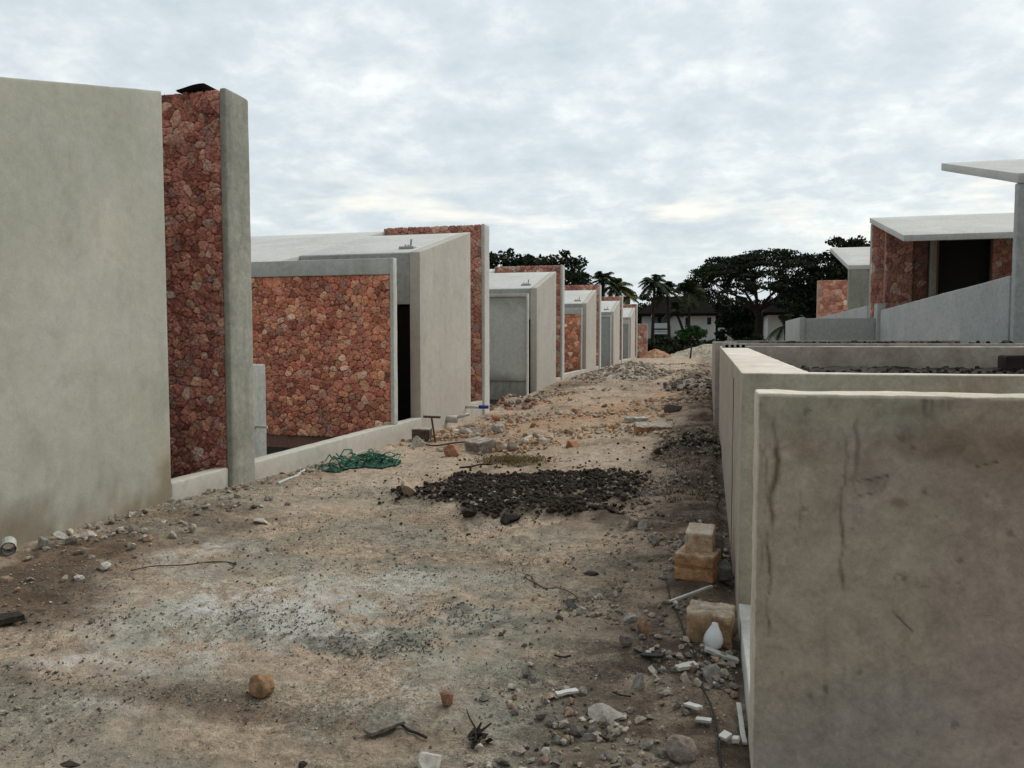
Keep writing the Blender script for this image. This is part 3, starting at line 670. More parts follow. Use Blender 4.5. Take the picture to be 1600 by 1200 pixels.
# ------------------------------------------------------------------ vegetation
def leaves(mb, cen, rad, n, size, flat=1., seed=0, shell=.0, shade=(.7, 1.4), elong=1.6):
    rs = np.random.RandomState(seed); d = rs.normal(size=(n, 3)); d /= np.linalg.norm(d, axis=1, keepdims=True)
    r = rs.uniform(shell, 1, n) ** .5; p = np.array(cen) + d * r[:, None] * np.array(rad)
    a = rs.normal(size=(n, 3)); a[:, 2] *= flat; a /= np.linalg.norm(a, axis=1, keepdims=True)
    b = np.cross(a, rs.normal(size=(n, 3))); b /= np.linalg.norm(b, axis=1, keepdims=True)
    s = size * rs.uniform(.6, 1.4, n)[:, None]; a = a * s * elong * .5; b = b * s * .5
    V = np.stack([p - a, p + b, p + a, p - b], 1).reshape(-1, 3); i = np.arange(n * 4).reshape(n, 4)
    c = np.repeat(rs.uniform(*shade, n), 4)[:, None] * np.ones(3); mb.add(V, i, c); return mb
def tree(name, label, cat, base, crowns, trunk_r, size, per, group=None, mat='leaf', seed=0, fork=.45):
    """crowns: list of (dx, dy, z, rx, ry, rz); each becomes many leaf clumps with gaps between"""
    rs = np.random.RandomState(seed); o = thing(name, label, cat, base, group); tm = MB(); lm = MB(); b0 = np.array(base)
    top = np.mean([q[2] for q in crowns]); fz = top * fork
    tube(tm, [b0 - [0, 0, .3], b0 + [.1, 0, fz * .5], b0 + [0, 0.1, fz]], [trunk_r * 1.3, trunk_r, trunk_r * .8], 8)
    for ci, (dx, dy, z, rx, ry, rz) in enumerate(crowns):
        n = max(4, int(per * (rx * ry * rz) ** (1 / 3.)))
        for j in range(n):
            d = rs.normal(size=3); d /= np.linalg.norm(d); q = rs.uniform(.45, 1) ; c_ = b0 + [dx, dy, z] + d * q * np.array([rx, ry, rz])
            cr = rs.uniform(.28, .5) * min(rx, rz) ** .7
            leaves(lm, c_, (cr * 1.3, cr * 1.3, cr * .75), int(55 * (cr / size) ** 1.2 / 3) + 14, size, seed=seed * 997 + ci * 131 + j, shade=(.5, 1.5))
            if j % 2 == 0:
                mid = (b0 + [0, .1, fz]) * .5 + c_ * .5 + [0, 0, -.1 * rz]
                tube(tm, [b0 + [0, .1, fz * .95], mid, c_], [trunk_r * .45, trunk_r * .25, trunk_r * .06], 5)
    tm.build('trunk', M['bark'], o); lm.build('crown', M[mat], o); return o
def gp(px, Y): p = PY(px, 533, Y); return (p.x, Y, float(gbase(p.x, Y)))
# the big spreading rain tree
def rain_tree():
    Y = 95.; base = gp(1183, Y); o = thing('rain_tree', 'huge dark umbrella shaped tree with spreading limbs at end of street', 'tree', base)
    rs = np.random.RandomState(3); tm = MB(); lm = MB(); b0 = np.array(base); s = Y / 1200. * 1.03
    fork = b0 + [0, 0, 4.3]
    tube(tm, [b0 - [0, 0, .4], b0 + [.15, 0, 1.5], b0 + [.2, 0, 3.2], fork], [.7, .5, .44, .42], 9)
    cl = []
    for j in range(400):
        an = rs.uniform(0, 2 * math.pi); q = math.sqrt(rs.uniform(0, 1)); px_ = q * math.cos(an); py_ = q * math.sin(an)
        rx = 8.3 if px_ < 0 else 12.5
        dome = max(0, 1 - abs(px_) ** 2.3 - abs(py_) ** 2.3)
        z = 6.5 + 4.3 * dome ** .6 + .5 * math.sin(px_ * 9 + 1) * (1 - q) - (1.0 if px_ > .5 else 0)
        u_ = rs.rand(); z += rs.uniform(-.7, .1) - (rs.uniform(.5, 2.2) if u_ < .16 else 0) - (rs.uniform(1.5, 3.6) * (q > .45) if u_ > .93 else 0)
        cl.append(b0 + [px_ * rx, py_ * 8, z])
    for j, c_ in enumerate(cl):
        cr = rs.uniform(.45, 1.05); leaves(lm, c_, (cr * 1.5, cr * 1.5, cr * .30), int(62 * cr), .2, seed=5000 + j, shade=(.5, 1.5))
    prim = []
    for j in range(11):
        an = 2 * math.pi * j / 11 + rs.uniform(-.2, .2); e = fork + [math.cos(an) * rs.uniform(4.0, 6.5), math.sin(an) * 3.5, rs.uniform(1.6, 3.8)]
        m1 = fork + (e - fork) * .45 + [0, 0, rs.uniform(-.1, .6)]; tube(tm, [fork - [0, 0, .3], m1, e], [.22, .14, .07], 6); prim += [m1, e, (m1 + e) / 2]
    for j, c_ in enumerate(cl):
        p = min(prim, key=lambda q: np.linalg.norm((q - c_) * [1, 1, .7]))
        mid = (p + c_) / 2 + rs.uniform(-.4, .4, 3) - [0, 0, .25]; tube(tm, [p, mid, c_], [.065, .04, .018], 4, cap=False)
    tm.build('trunk', M['bark'], o); lm.build('crown', M['leaf'], o)
rain_tree()
def palm(label, px, Y, ztop, fl, n=17, lean=0., mat='palm', group='palms beyond the villas', seed=0, droop=1.):
    base = gp(px, Y); rs = np.random.RandomState(seed); o = thing('palm_tree', label, 'palm', base, group); b0 = np.array(base); tm = MB(); lm = MB()
    top = np.array([b0[0] + lean, b0[1], CAMZ + ztop])
    tube(tm, [b0 - [0, 0, .3], b0 + (top - b0) * .35 + [-lean * .15, 0, 0], b0 + (top - b0) * .7 + [-lean * .1, 0, 0], top], [.22, .17, .15, .13], 7)
    for k in range(n):
        az = 2 * math.pi * k / n + rs.uniform(-.3, .3); el = rs.uniform(-.25, 1.45); L = fl * rs.uniform(.8, 1.1)
        d = np.array([math.cos(az), math.sin(az), 0]); pts = []
        for j in range(9):
            t_ = j / 8.; pts.append(top + d * (L * t_ * math.cos(el) * (1 - .15 * t_)) + np.array([0, 0, L * t_ * math.sin(el) - droop * L * .55 * t_ * t_]))
        tube(lm, pts, [.04 * (1 - .8 * j / 8.) for j in range(9)], 3, (.8, .8, .7), cap=False)
        side = np.cross(d, [0, 0, 1])
        for j in range(34):
            t_ = .08 + .92 * j / 34.; a = t_ * 8; i0 = min(7, int(a)); p = pts[i0] + (pts[i0 + 1] - pts[i0]) * (a - i0); tg = pts[i0 + 1] - pts[i0]; tg /= np.linalg.norm(tg)
            w = L * .23 * math.sin(math.pi * min(.97, .12 + t_ * .85)) ** .7
            for sg in (-1, 1):
                tip = p + side * sg * w + tg * w * .55 + [0, 0, -w * rs.uniform(.25, .8)]; c_ = rs.uniform(.55, 1.5)
                lm.add([p - tg * .05, p + tg * .05, tip], [(0, 1, 2)], (c_, c_, c_ * .9))
    tm.build('trunk', M['bark'], o); lm.build('crown', M[mat], o)
for a in (('left of the two tall palms against the sky left of the rain tree', 1019, 82, 6.1, 2.3, 30, .2, 'palm'), ('second palm, broader and lower, between tall palm and rain tree', 1046, 84, 5.3, 2.3, 28, -.3, 'palm'),
          ('shaggy dark palm touching the left edge of the rain tree', 1076, 86, 5.3, 2.8, 34, 0., 'palm'), ('lone dark palm showing just right of third fin top', 906, 70, 5.5, 1.9, 18, 0, 'palm'),
          ('tall dark palm above the fourth villa roof', 940, 72, 5.6, 2.2, 26, .1, 'palm'), ('yellowing palm above the fifth villa roof', 960, 74, 5.1, 2.2, 30, .2, 'palmy'),
          ('pale yellow low palm top peeking over the last villa', 982, 80, 4.5, 1.7, 22, 0, 'palmy'), ('leaning slender palm in front of the left white building wall', 1075, 88, 3.4, 2.0, 20, -1.4, 'palm'),
          ('small arching palm before the right white building', 1228, 84, 1.6, 2.4, 9, -.1, 'palm')):
    palm(a[0], a[1], a[2], a[3], a[4], a[5], a[6], a[7], seed=int(a[1]))
def gt(name, label, px, Y, ztop, hw, seed, n=4, mat='leaf', rz=None, size=.2, per=9, group='dark trees beyond the villas', zlow=1.0):
    b0 = gp(px, Y); rs = np.random.RandomState(seed); H = CAMZ + ztop - b0[2]; cr = []
    for k in range(n):
        f = (k + .5) / n * 2 - 1; r_ = hw / n * 1.9
        rzz = (rz or r_) * rs.uniform(.85, 1.15); cr.append((f * hw * .8, rs.uniform(-.8, .8), H - rzz * (.95 + .15 * abs(f)) - rs.uniform(0, .03) * H, r_, r_, rzz))
        cr.append((f * hw * .75, rs.uniform(-.8, .8), max(zlow, H * .45), r_ * 1.1, r_, H * .33))
    tree(name, label, 'tree', b0, cr, .22, size, per, group, mat, seed)
gt('broadleaf_tree', 'dark dense tree rising behind the second stone fin', 785, 56, 6.9, 3.2, 21, 3)
gt('broadleaf_tree', 'dark dense tree rising behind the third stone fin', 845, 57, 7.0, 3.0, 22, 3)
gt('broadleaf_tree', 'lower dark tree top between the third fin and the lone palm', 890, 60, 5.2, 1.2, 23, 2)
gt('broadleaf_tree', 'dark low tree under palms at left end of the white building', 1012, 122, 6.0, 2.5, 24, 2)
gt('broadleaf_tree', 'dark tree crown showing above the ridge of the left white building', 1058, 121, 8.0, 5.5, 36, 4, size=.28)
gt('broadleaf_tree', 'dark round tree between white building and the rain tree trunk', 1110, 122, 7.6, 6.0, 25, 4, size=.28)
gt('broadleaf_tree', 'dark tree filling space below the left part of the rain tree crown', 1150, 100, 4.6, 2.4, 26, 4, size=.28)
gt('broadleaf_tree', 'dark tree right of the rain tree trunk under its crown', 1215, 122, 6.5, 6.0, 27, 4, size=.28)
gt('broadleaf_tree', 'dark tree mass behind the farthest right villa roof', 1275, 92, 9.0, 4.2, 28, 4, size=.28, per=6)
gt('broadleaf_tree', 'dark tree top showing over the far right roof beside middle villa', 1335, 90, 11.4, 3.4, 29, 3, size=.28)
gt('shrub', 'dark hedge shrub below the white balcony beside orange dirt heap', 1022, 70, .55, 1.3, 31, 2, group='dark hedge shrubs before the white building', zlow=.6)
gt('shrub', 'dark hedge shrub right behind the thin young tree', 1050, 72, .6, 1.3, 32, 2, group='dark hedge shrubs before the white building', zlow=.6)
gt('shrub', 'dark green hedge shrub between young tree and planter corner', 1090, 74, .55, 1.5, 33, 2, group='dark hedge shrubs before the white building', zlow=.6)
gt('shrub', 'dark shrub under the stairs of the white building', 1130, 84, .2, 1.6, 34, 2, group='dark hedge shrubs before the white building', zlow=.6)
gt('shrub', 'dark shrub around the rain tree trunk foot', 1178, 88, .5, 1.6, 35, 3, group='dark hedge shrubs before the white building', zlow=.6)
b0 = gp(1078, 54); tree('young_tree', 'small young tree with thin trunk and green crown before the gravel heap', 'tree', b0, [(-.25, 0, 1.65, .75, .6, .4), (.55, 0, 1.75, .6, .5, .35), (.1, 0, 1.95, .6, .5, .3)], .05, .11, 34, None, 'fresh', 41, fork=.75)

# ------------------------------------------------------------------ white buildings at the end of the street
def bx(m, pa_, pb_, Y, dep, r=.01): a = PY(pa_[0], pa_[1], Y); b_ = PY(pb_[0], pb_[1], Y); rbox(m, min(a.x, b_.x), max(a.x, b_.x), Y, Y + dep, min(a.z, b_.z), max(a.z, b_.z), 3, r); return m
Y = 108.
b1 = thing('apartment_building', 'white two storey building with dark roof and white balcony behind the palms', 'building', gp(1060, Y), 'white buildings at the end of the street')
m = MB(); bx(m, (1003, 494), (1020, 575), Y, 8); bx(m, (1045, 494), (1117, 575), Y, 8); bx(m, (1020.1, 494), (1044.9, 575), Y + 2.5, 5); m.build('wall', M['white'], b1)
m = MB(); a = PY(995, 490, Y - 1); b_ = PY(1125, 490, Y - 1); zr_ = PY(1060, 463, Y + 4).z
quadmesh(m, [(a.x, Y - 1, a.z), (b_.x, Y - 1, a.z), (b_.x, Y + 9.5, a.z), (a.x, Y + 9.5, a.z), (a.x + 3, Y + 4, zr_), (b_.x - 3, Y + 4, zr_), (a.x, Y - 1, a.z - .35), (b_.x, Y - 1, a.z - .35), (b_.x, Y + 9.5, a.z - .35), (a.x, Y + 9.5, a.z - .35)],
         [(0, 1, 5, 4), (1, 2, 5), (2, 3, 4, 5), (3, 0, 4), (0, 6, 7, 1), (1, 7, 8, 2), (2, 8, 9, 3), (3, 9, 6, 0), (9, 8, 7, 6)]); m.build('roof', M['thatch'], b1)
m = MB(); bx(m, (1017, 505), (1046, 513), Y - .8, .15); bx(m, (1017, 516), (1046, 518), Y - .8, .15); bx(m, (1018, 513.1), (1019.5, 515.9), Y - .75, .1); bx(m, (1043.5, 513.1), (1045, 515.9), Y - .75, .1); bx(m, (1016, 519), (1047, 522), Y - .85, 3); m.build('balcony', M['white'], b1)
for px in (1031, 1074, 1108):
    m = MB(); bx(m, (px - 3, 496), (px + 3, 510 if px != 1108 else 507), Y - .03 if px > 1045 else Y + 2.45, .06); m.build('window', M['dark'], b1)
m = MB(); bx(m, (1024, 524), (1040, 556), Y + 2.4, .06); m.build('doorway', M['dark'], b1)
m = MB(); bx(m, (1052, 526), (1060, 545), Y - .03, .06); m.build('doorway', M['dark'], b1)
m = MB(); Ys = Y - 2
st = [PY(1122, 512, Ys), PY(1132, 512, Ys), PY(1163, 536, Ys), PY(1163, 543, Ys), PY(1122, 543, Ys)]
V = [(p.x, Ys, p.z) for p in st] + [(p.x, Ys + 1.5, p.z) for p in st]
quadmesh(m, V, [(0, 1, 2, 3, 4)[::-1], (5, 6, 7, 8, 9)] + [(k, (k + 1) % 5, 5 + (k + 1) % 5, 5 + k) for k in range(5)]); stairs = m.build('stairs', M['white'], b1)
m = MB(); bx(m, (1123.5, 517), (1131, 535), Ys - .03, .025); m.build('opening', M['dark'], stairs)
b2 = thing('apartment_building', 'white building wall under dark roof right of the rain tree', 'building', gp(1225, Y), 'white buildings at the end of the street')
m = MB(); bx(m, (1200, 488), (1275, 560), Y, 8); m.build('wall', M['white'], b2)
m = MB(); a = PY(1192, 488, Y - 1); b_ = PY(1290, 488, Y - 1); zr_ = PY(1240, 450, Y + 4).z
quadmesh(m, [(a.x, Y - 1, a.z), (b_.x, Y - 1, a.z), (b_.x, Y + 9.5, a.z), (a.x, Y + 9.5, a.z), (a.x + 3, Y + 4, zr_), (b_.x - 2, Y + 4, zr_), (a.x, Y - 1, a.z - .35), (b_.x, Y - 1, a.z - .35), (b_.x, Y + 9.5, a.z - .35), (a.x, Y + 9.5, a.z - .35)],
         [(0, 1, 5, 4), (1, 2, 5), (2, 3, 4, 5), (3, 0, 4), (0, 6, 7, 1), (1, 7, 8, 2), (2, 8, 9, 3), (3, 9, 6, 0), (9, 8, 7, 6)]); m.build('roof', M['thatch'], b2)
m = MB(); bx(m, (1244, 487), (1249, 502), Y - .03, .06); m.build('window', M['dark'], b2)
lp = thing('lamp_post', 'slim dark post with white lamp beside the white balcony', 'lamp', gp(1019, 90))
m = MB(); a = PY(1019, 530, 90); b_ = PY(1019, 499, 90); tube(m, [(a.x, 90, 0), (a.x, 90, b_.z)], .09, 6); m.build('post', M['black'], lp)
m = MB(); v, f = PEBS[1]; m.add(v * [.25, .25, .4] + [b_.x, 90, b_.z + .35], f); m.build('lamp', M['white'], lp)

# ------------------------------------------------------------------ heaps
def heap(name, label, px, py, rx, ry, h, cA, cB, seed, rough=.12, stones=0, ssz=(.03, .1), Yfix=None):
    if Yfix: p = PY(px, py, Yfix); cx, cy = p.x, Yfix
    else: p = PG(px, py); cx, cy = p.x, p.y
    gx, gy = np.meshgrid(np.linspace(-1.3, 1.3, 70), np.linspace(-1.3, 1.3, 70), indexing='ij'); X = cx + gx.ravel() * rx; Yq = cy + gy.ravel() * ry
    q = np.sqrt(gx.ravel() ** 2 + gy.ravel() ** 2) + .22 * fbm(p2(gx, gy, 2.5), 3, seed)
    prof = np.clip(1 - q, -.2, 1); z = gbase(X, Yq) + h * np.where(prof > 0, prof ** .85, prof) + h * rough * fbm(p2(X, Yq, 4), 4, seed + 1) - .02
    c_ = lerp(np.tile(cA, (len(X), 1)), cB, .5 + .8 * fbm(p2(X, Yq, 3), 4, seed + 2))
    i = np.arange(gx.size).reshape(gx.shape); m = MB(); m.add(np.stack([X, Yq, z], 1), np.stack([i[:-1, :-1], i[1:, :-1], i[1:, 1:], i[:-1, 1:]], -1).reshape(-1, 4), c_)
    rs = np.random.RandomState(seed)
    if stones:
        idx = rs.choice(np.where(prof > -.05)[0], stones); scatter(m, np.stack([X, Yq, z], 1)[idx] + rs.uniform(-.03, .03, (stones, 3)) * [1, 1, 0], rs.uniform(ssz[0], ssz[1], stones) , [np.array(cA) * rng.uniform(.5, 1.25) if rng.random() < .6 else np.array(cB) * rng.uniform(.7, 1.3) for _ in range(stones)], PEBS)
    return tag(m.build(name, M['rock'], loc=(cx, cy, 0)), label, 'heap')
heap('dirt_heap', 'orange dirt heap at the end of the left villa row', 1024, 566, 1.2, 1.6, .72, [.40, .22, .125], [.48, .29, .18], 1, .12, 120, (.02, .06), Yfix=58)
heap('gravel_heap', 'pale gravel heap behind young tree and planter corner', 1105, 566, 3.2, 2.5, .95, [.52, .47, .38], [.42, .36, .27], 2, .1, 300, (.03, .07), Yfix=62)
heap('rubble_heap', 'spread heap of pale stone rubble before the fifth villa', 985, 588, 1.5, 3.4, .5, [.50, .43, .34], [.30, .25, .2], 3, .2, 800, (.04, .12))
heap('rubble_heap', 'dark mixed rubble heap against the far planter corner', 1085, 598, .8, 3.2, .28, [.15, .125, .10], [.34, .28, .22], 4, .25, 260, (.04, .12))
heap('rubble_heap', 'small reddish rubble heap at foot of stained grey patio wall', 800, 634, 1.0, .9, .26, [.34, .18, .12], [.36, .3, .24], 5, .25, 160, (.03, .1))

# ------------------------------------------------------------------ loose stones as mass (too many to count)
def region_pts(n, x0, x1, y0, y1, dens=None):
    out = []
    while len(out) < n:
        xx = nr.uniform(x0, x1, n * 3); yy = nr.uniform(y0, y1, n * 3)
        if dens is not None:
            k = nr.uniform(0, 1, n * 3) < dens(xx, yy); xx, yy = xx[k], yy[k]
        out += list(zip(xx, yy))
    out = out[:n]; a = np.array(out); return np.stack([a[:, 0], a[:, 1], gz(a[:, 0], a[:, 1])], 1)
def pal(cols, w, lo=.7, hi=1.25): c_ = np.array(cols[rng.choices(range(len(cols)), w)[0]]); return c_ * rng.uniform(lo, hi)
PALE = [(.44, .40, .33), (.36, .31, .25), (.28, .24, .2), (.33, .23, .16), (.2, .18, .155)]
def stuff(name, label, pts, lo, hi, cols, w, temps=PEBS, sink=.35, mat='rock', pw=2.2):
    sz = lo + (hi - lo) * nr.uniform(0, 1, len(pts)) ** pw
    m = scatter(MB(), pts, sz, [pal(cols, w) for _ in pts], temps, sink)
    return tag(m.build(name, M[mat]), label, 'loose stones', kind='stuff')
clus = lambda s, sc, t=.05: (lambda x, y: np.clip((fbm(p2(x, y, sc), 3, s) - t + .25) * 1.6, .03, 1))
stuff('gravel', 'loose gravel and chips along the foot of the right planter', region_pts(2600, -1.0, .16, 2.3, 12, lambda x, y: clus(1, 1.6)(x, y) * sm(-1.1, -.1, x)), .006, .035, PALE, [2, 3, 4, 1, 4])
m = scatter(MB(), (cpt := region_pts(9000, -5, .1, 2.25, 9.5, lambda x, y: np.clip((fbm(p2(x, y, 1.5), 3, 2) - .02) * 2.6, .015, 1) * np.clip(1.5 - y / 8, .1, 1))), .0025 + .009 * nr.uniform(0, 1, len(cpt)) ** 3, [pal([(.12, .1, .08), (.3, .25, .2), (.46, .41, .34), (.2, .17, .14)], [4, 3, 2, 3]) for _ in cpt], OCT, .4)
scatter(m, (cpt := region_pts(9000, -3.6, .1, 2.25, 5.5, lambda x, y: np.clip((fbm(p2(x, y, 3), 3, 6) + .05) * 2.5, .02, 1))), .002 + .005 * nr.uniform(0, 1, len(cpt)) ** 2, [pal([(.40, .34, .27), (.3, .25, .195), (.2, .17, .135)], [3, 3, 2]) for _ in cpt], OCT, .45)
tag(m.build('dirt_crumbs', M['rock']), 'fine crumbs of dirt scattered all over the street', 'dirt', kind='stuff')
m = MB()
for px, py, rx, ry, n in ((705, 965, .4, .3, 1500), (560, 1010, .4, .2, 1300), (440, 965, .4, .2, 900), (630, 890, .6, .22, 1000), (300, 1085, .7, .12, 700), (200, 960, .4, .2, 500), (640, 1010, .25, .12, 500)):
    cx_, cy_ = PG0(px, py); n = int(n * .6); a_ = nr.normal(0, .62, (n, 2)) * [rx, ry]; a_ = a_ * (1 + .5 * fbm(p2(a_[:, 0], a_[:, 1], 6, px), 2, 4))[:, None]; X_, Y_ = cx_ + a_[:, 0], cy_ + a_[:, 1]
    scatter(m, np.stack([X_, Y_, gz(X_, Y_)], 1), .0025 + .0085 * nr.uniform(0, 1, n) ** 2.5, [pal([(.13, .13, .105), (.2, .195, .16), (.34, .33, .28)], [4, 3, 2]) for _ in range(n)], OCT, .35)
tag(m.build('mortar_crumbs', M['rock']), 'patches of dark grey mortar crumbs around the white dust on the street', 'crumbs', kind='stuff')
stuff('pebbles', 'small pebbles scattered over the trodden dirt', region_pts(1700, -5, -.4, 2.3, 9, lambda x, y: clus(2, 1.2, .15)(x, y)), .004, .02, [(.1, .09, .075), (.3, .26, .21), (.42, .38, .32), (.3, .17, .1)], [4, 3, 2, 1])
stuff('rubble', 'pale and orange stone rubble strewn across the middle of the street', region_pts(3800, -4.9, -.6, 10.2, 17, lambda x, y: clus(3, .7)(x, y) * (1 - .75 * sm(-3.0, -1.2, x)) * sm(9.5, 11.5, y + .3 * x + 1.2)), .012, .07, [(.50, .43, .34), (.50, .34, .21), (.46, .37, .27), (.34, .28, .22), (.52, .30, .165)], [4, 4, 3, 1, 3])
stuff('rubble', 'broken stone rubble covering the far half of the street', region_pts(3600, -4.9, .05, 16, 42, lambda x, y: clus(4, .45, .2)(x, y)), .015, .09, [(.46, .39, .31), (.44, .3, .19), (.32, .26, .21), (.16, .13, .11)], [4, 4, 2, 2])
stuff('rubble', 'plaster crumbs and stones along the foot of the left walls', region_pts(460, -5.08, -3.9, 3.6, 12.5, lambda x, y: sm(-3.7, -5.0, x) * clus(5, 1.4)(x, y)), .008, .06, PALE, [4, 3, 2, 2, 2])
def dens_soil(x, y): return soil_mask(x, y) ** 1.3 * (.25 + .75 * sm(-.25, .25, fbm(p2(x, y, 3.2), 3, 88)))
sp = region_pts(10500, -3.6, .12, 6.6, 14.5, dens_soil); 
sz = .005 + .034 * nr.uniform(0, 1, len(sp)) ** 2.8; sz[:130] = nr.uniform(.035, .07, 130)
m = scatter(MB(), sp, sz, [np.array([.043, .031, .023]) * rng.uniform(.5, 1.6) if rng.random() < .95 else np.array([.3, .26, .22]) for _ in sp], PEBS, .3)
sp2 = region_pts(520, -4.6, -.2, 5.6, 11.5, lambda x, y: np.exp(-(((x + 2) / 1.5) ** 2 + ((y - 8.6) / 1.7) ** 2)) * .9)
scatter(m, sp2, .006 + .03 * nr.uniform(0, 1, len(sp2)) ** 2.5, [np.array([.04, .03, .024]) * rng.uniform(.6, 1.6) for _ in sp2], PEBS, .3)
tag(m.build('soil_clods', M['soil']), 'spread patch of dark crumbly soil clods in the middle of the street', 'soil', kind='stuff')
stuff('soil_clods', 'dark soil and debris against the planter wall', region_pts(1000, -.7, .15, 5.5, 12, lambda x, y: clus(7, 1.3)(x, y) * (.25 + .75 * sm(8.6, 9.4, y))), .006, .032, [(.13, .105, .082), (.22, .18, .14), (.34, .29, .23)], [3, 4, 3], mat='soil')

# ------------------------------------------------------------------ single stones one can point to
def rock(name, label, px, py, w, h=None, col=(.36, .31, .25), t=0, rz=0., cat='stone', group=None, dep=None, sink=.18, tilt=0.):
    p = PG(px, py); v, f = ROCKS[t % 8]; h = h or w * .7; dep = dep or w * .8
    q = v * np.array([w, dep, h]) * .5 / np.array([.85, .85, .8]); q = q @ rotm(rz, tilt, 0).T; q[:, 2] -= q[:, 2].min() + sink * h
    cc = np.tile(col, (len(q), 1)) * (1 + .18 * fbm(v * 3 + t, 3, t))[:, None]
    return tag(MB().add(q, f, cc).add(np.zeros((0, 3)), []).build(name, M['rock'], loc=None) if False else _place(q, f, cc, name, p), label, cat, group)
def _place(q, f, cc, name, p):
    m = MB(); m.add(q + np.array(p), f, cc); return m.build(name, M['rock'], loc=p)
OR = (.31, .185, .10); PA = (.50, .46, .40); GR = (.27, .255, .23); BR = (.2, .14, .10); DK = (.11, .10, .09); TA = (.44, .34, .24)
for r_ in (('rock', 'rounded orange stone alone on the dirt at lower left', 409, 1086, .118, .095, OR, 0), ('rock', 'small brown stone above the dry twig in the foreground', 700, 1100, .085, .075, (.24, .13, .08), 1),
           ('rock', 'orange brown stone left of the lowest limestone block', 1009, 990, .115, .115, OR, 2), ('rock', 'pale flat stone at the bottom edge of the photo', 674, 1196, .13, .06, PA, 3),
           ('rock', 'dark grey stone at the end of the wire loop', 893, 950, .09, .06, DK, 4), ('rock', 'pale pointed stone beside the dark grey stone', 911, 960, .055, .075, (.42, .4, .36), 5),
           ('rock', 'pale flat stone left of the orange brown stone', 985, 972, .08, .06, (.42, .39, .35), 6), ('rock', 'grey stone just below the orange brown stone', 976, 1010, .09, .06, (.2, .175, .15), 7),
           ('rock', 'pale upright pointed stone on the right half foreground', 998, 1074, .065, .09, (.40, .38, .35), 1), ('rock', 'reddish grey round stone at lower right near the cable', 1064, 1184, .12, .085, (.27, .22, .18), 0),
           ('rock', 'grey lump of mortar below the white bulb', 1116, 1060, .13, .08, (.25, .235, .21), 2), ('rock', 'flat pale stone sunk in the dirt near the bottom centre right', 950, 1120, .2, .04, (.36, .33, .29), 3),
           ('rock', 'tan stone alone left of the dark soil patch', 637, 771, .24, .18, TA, 4), ('rock', 'dark grey boulder in the middle of the street by the planter', 1053, 643, .36, .26, (.13, .115, .10), 5),
           ('rock', 'orange stone just left of the grey building block', 706, 713, .26, .2, (.40, .20, .12), 6), ('rock', 'tan round stone right of the grey building block', 778, 705, .2, .15, TA, 7),
           ('rock', 'brown round stone farther right of the grey building block', 800, 704, .17, .13, (.28, .22, .17), 0), ('rock', 'large orange stone by the heap of rubble in mid street', 893, 698, .3, .15, (.45, .24, .13), 1),
           ('rock', 'long pale stone in the rubble left of the orange one', 860, 690, .3, .12, (.5, .46, .38), 2), ('rock', 'white flat stone near the foot of the nearest facade', 140, 838, .17, .05, PA, 3),
           ('rock', 'pale stone against the foot of the nearest facade', 95, 842, .12, .07, (.42, .4, .36), 4), ('rock', 'pale stone lower down the brown bank on the left', 122, 905, .1, .05, (.45, .43, .39), 5),
           ('rock', 'light stone at the corner of the nearest facade', 205, 808, .1, .06, (.48, .45, .4), 6), ('rock', 'small pale stone beside light stone on the brown bank', 165, 890, .13, .05, (.46, .44, .40), 7),
           ('rock', 'grey stone touching the nearest facade near the grey pipe', 70, 856, .09, .1, GR, 1), ('rock', 'flat pale stone on the dirt below the low parapet', 410, 816, .17, .05, (.5, .46, .4), 2),
           ('rock', 'pale stone against the foot of the drain wall', 655, 698, .25, .2, (.42, .38, .31), 3), ('rock', 'small pale stone by white chips near the cable', 1020, 1052, .05, .04, PA, 4),
           ('rock', 'dark clod on the pale dirt just below the soil patch', 735, 812, .13, .1, (.035, .028, .022), 5), ('rock', 'long dark clod at the lower edge of the soil patch', 797, 815, .28, .09, (.03, .024, .02), 6),
           ('rock', 'grey rough stone behind the stacked limestone blocks', 1120, 866, .16, .15, (.16, .15, .135), 7), ('rock', 'grey rounded stone below the stacked limestone blocks', 1125, 905, .17, .12, (.19, .185, .165), 0),
           ('rock', 'dark flat stone near the right edge of the pale dirt', 923, 896, .12, .03, (.08, .07, .06), 1), ('rock', 'pale stone shard upright beside the debris strip', 1006, 828, .1, .12, (.42, .38, .33), 2),
           ('rock', 'grey stone in the debris left of the stacked blocks', 1024, 846, .14, .06, (.24, .22, .19), 3), ('charred_wood', 'dark charred wood piece at the bottom edge, lower left', 112, 1197, .085, .016, (.045, .035, .03), 5), ('charred_wood', 'small dark charred wood piece left of the pale flat stone', 473, 1197, .05, .015, (.03, .026, .024), 6),
           ('rock', 'pale angular stone in debris above the pale dirt', 990, 822, .16, .1, (.4, .35, .29), 4)):
    rock(*r_, rz=rng.uniform(0, 3), group='single stones lying on the street')
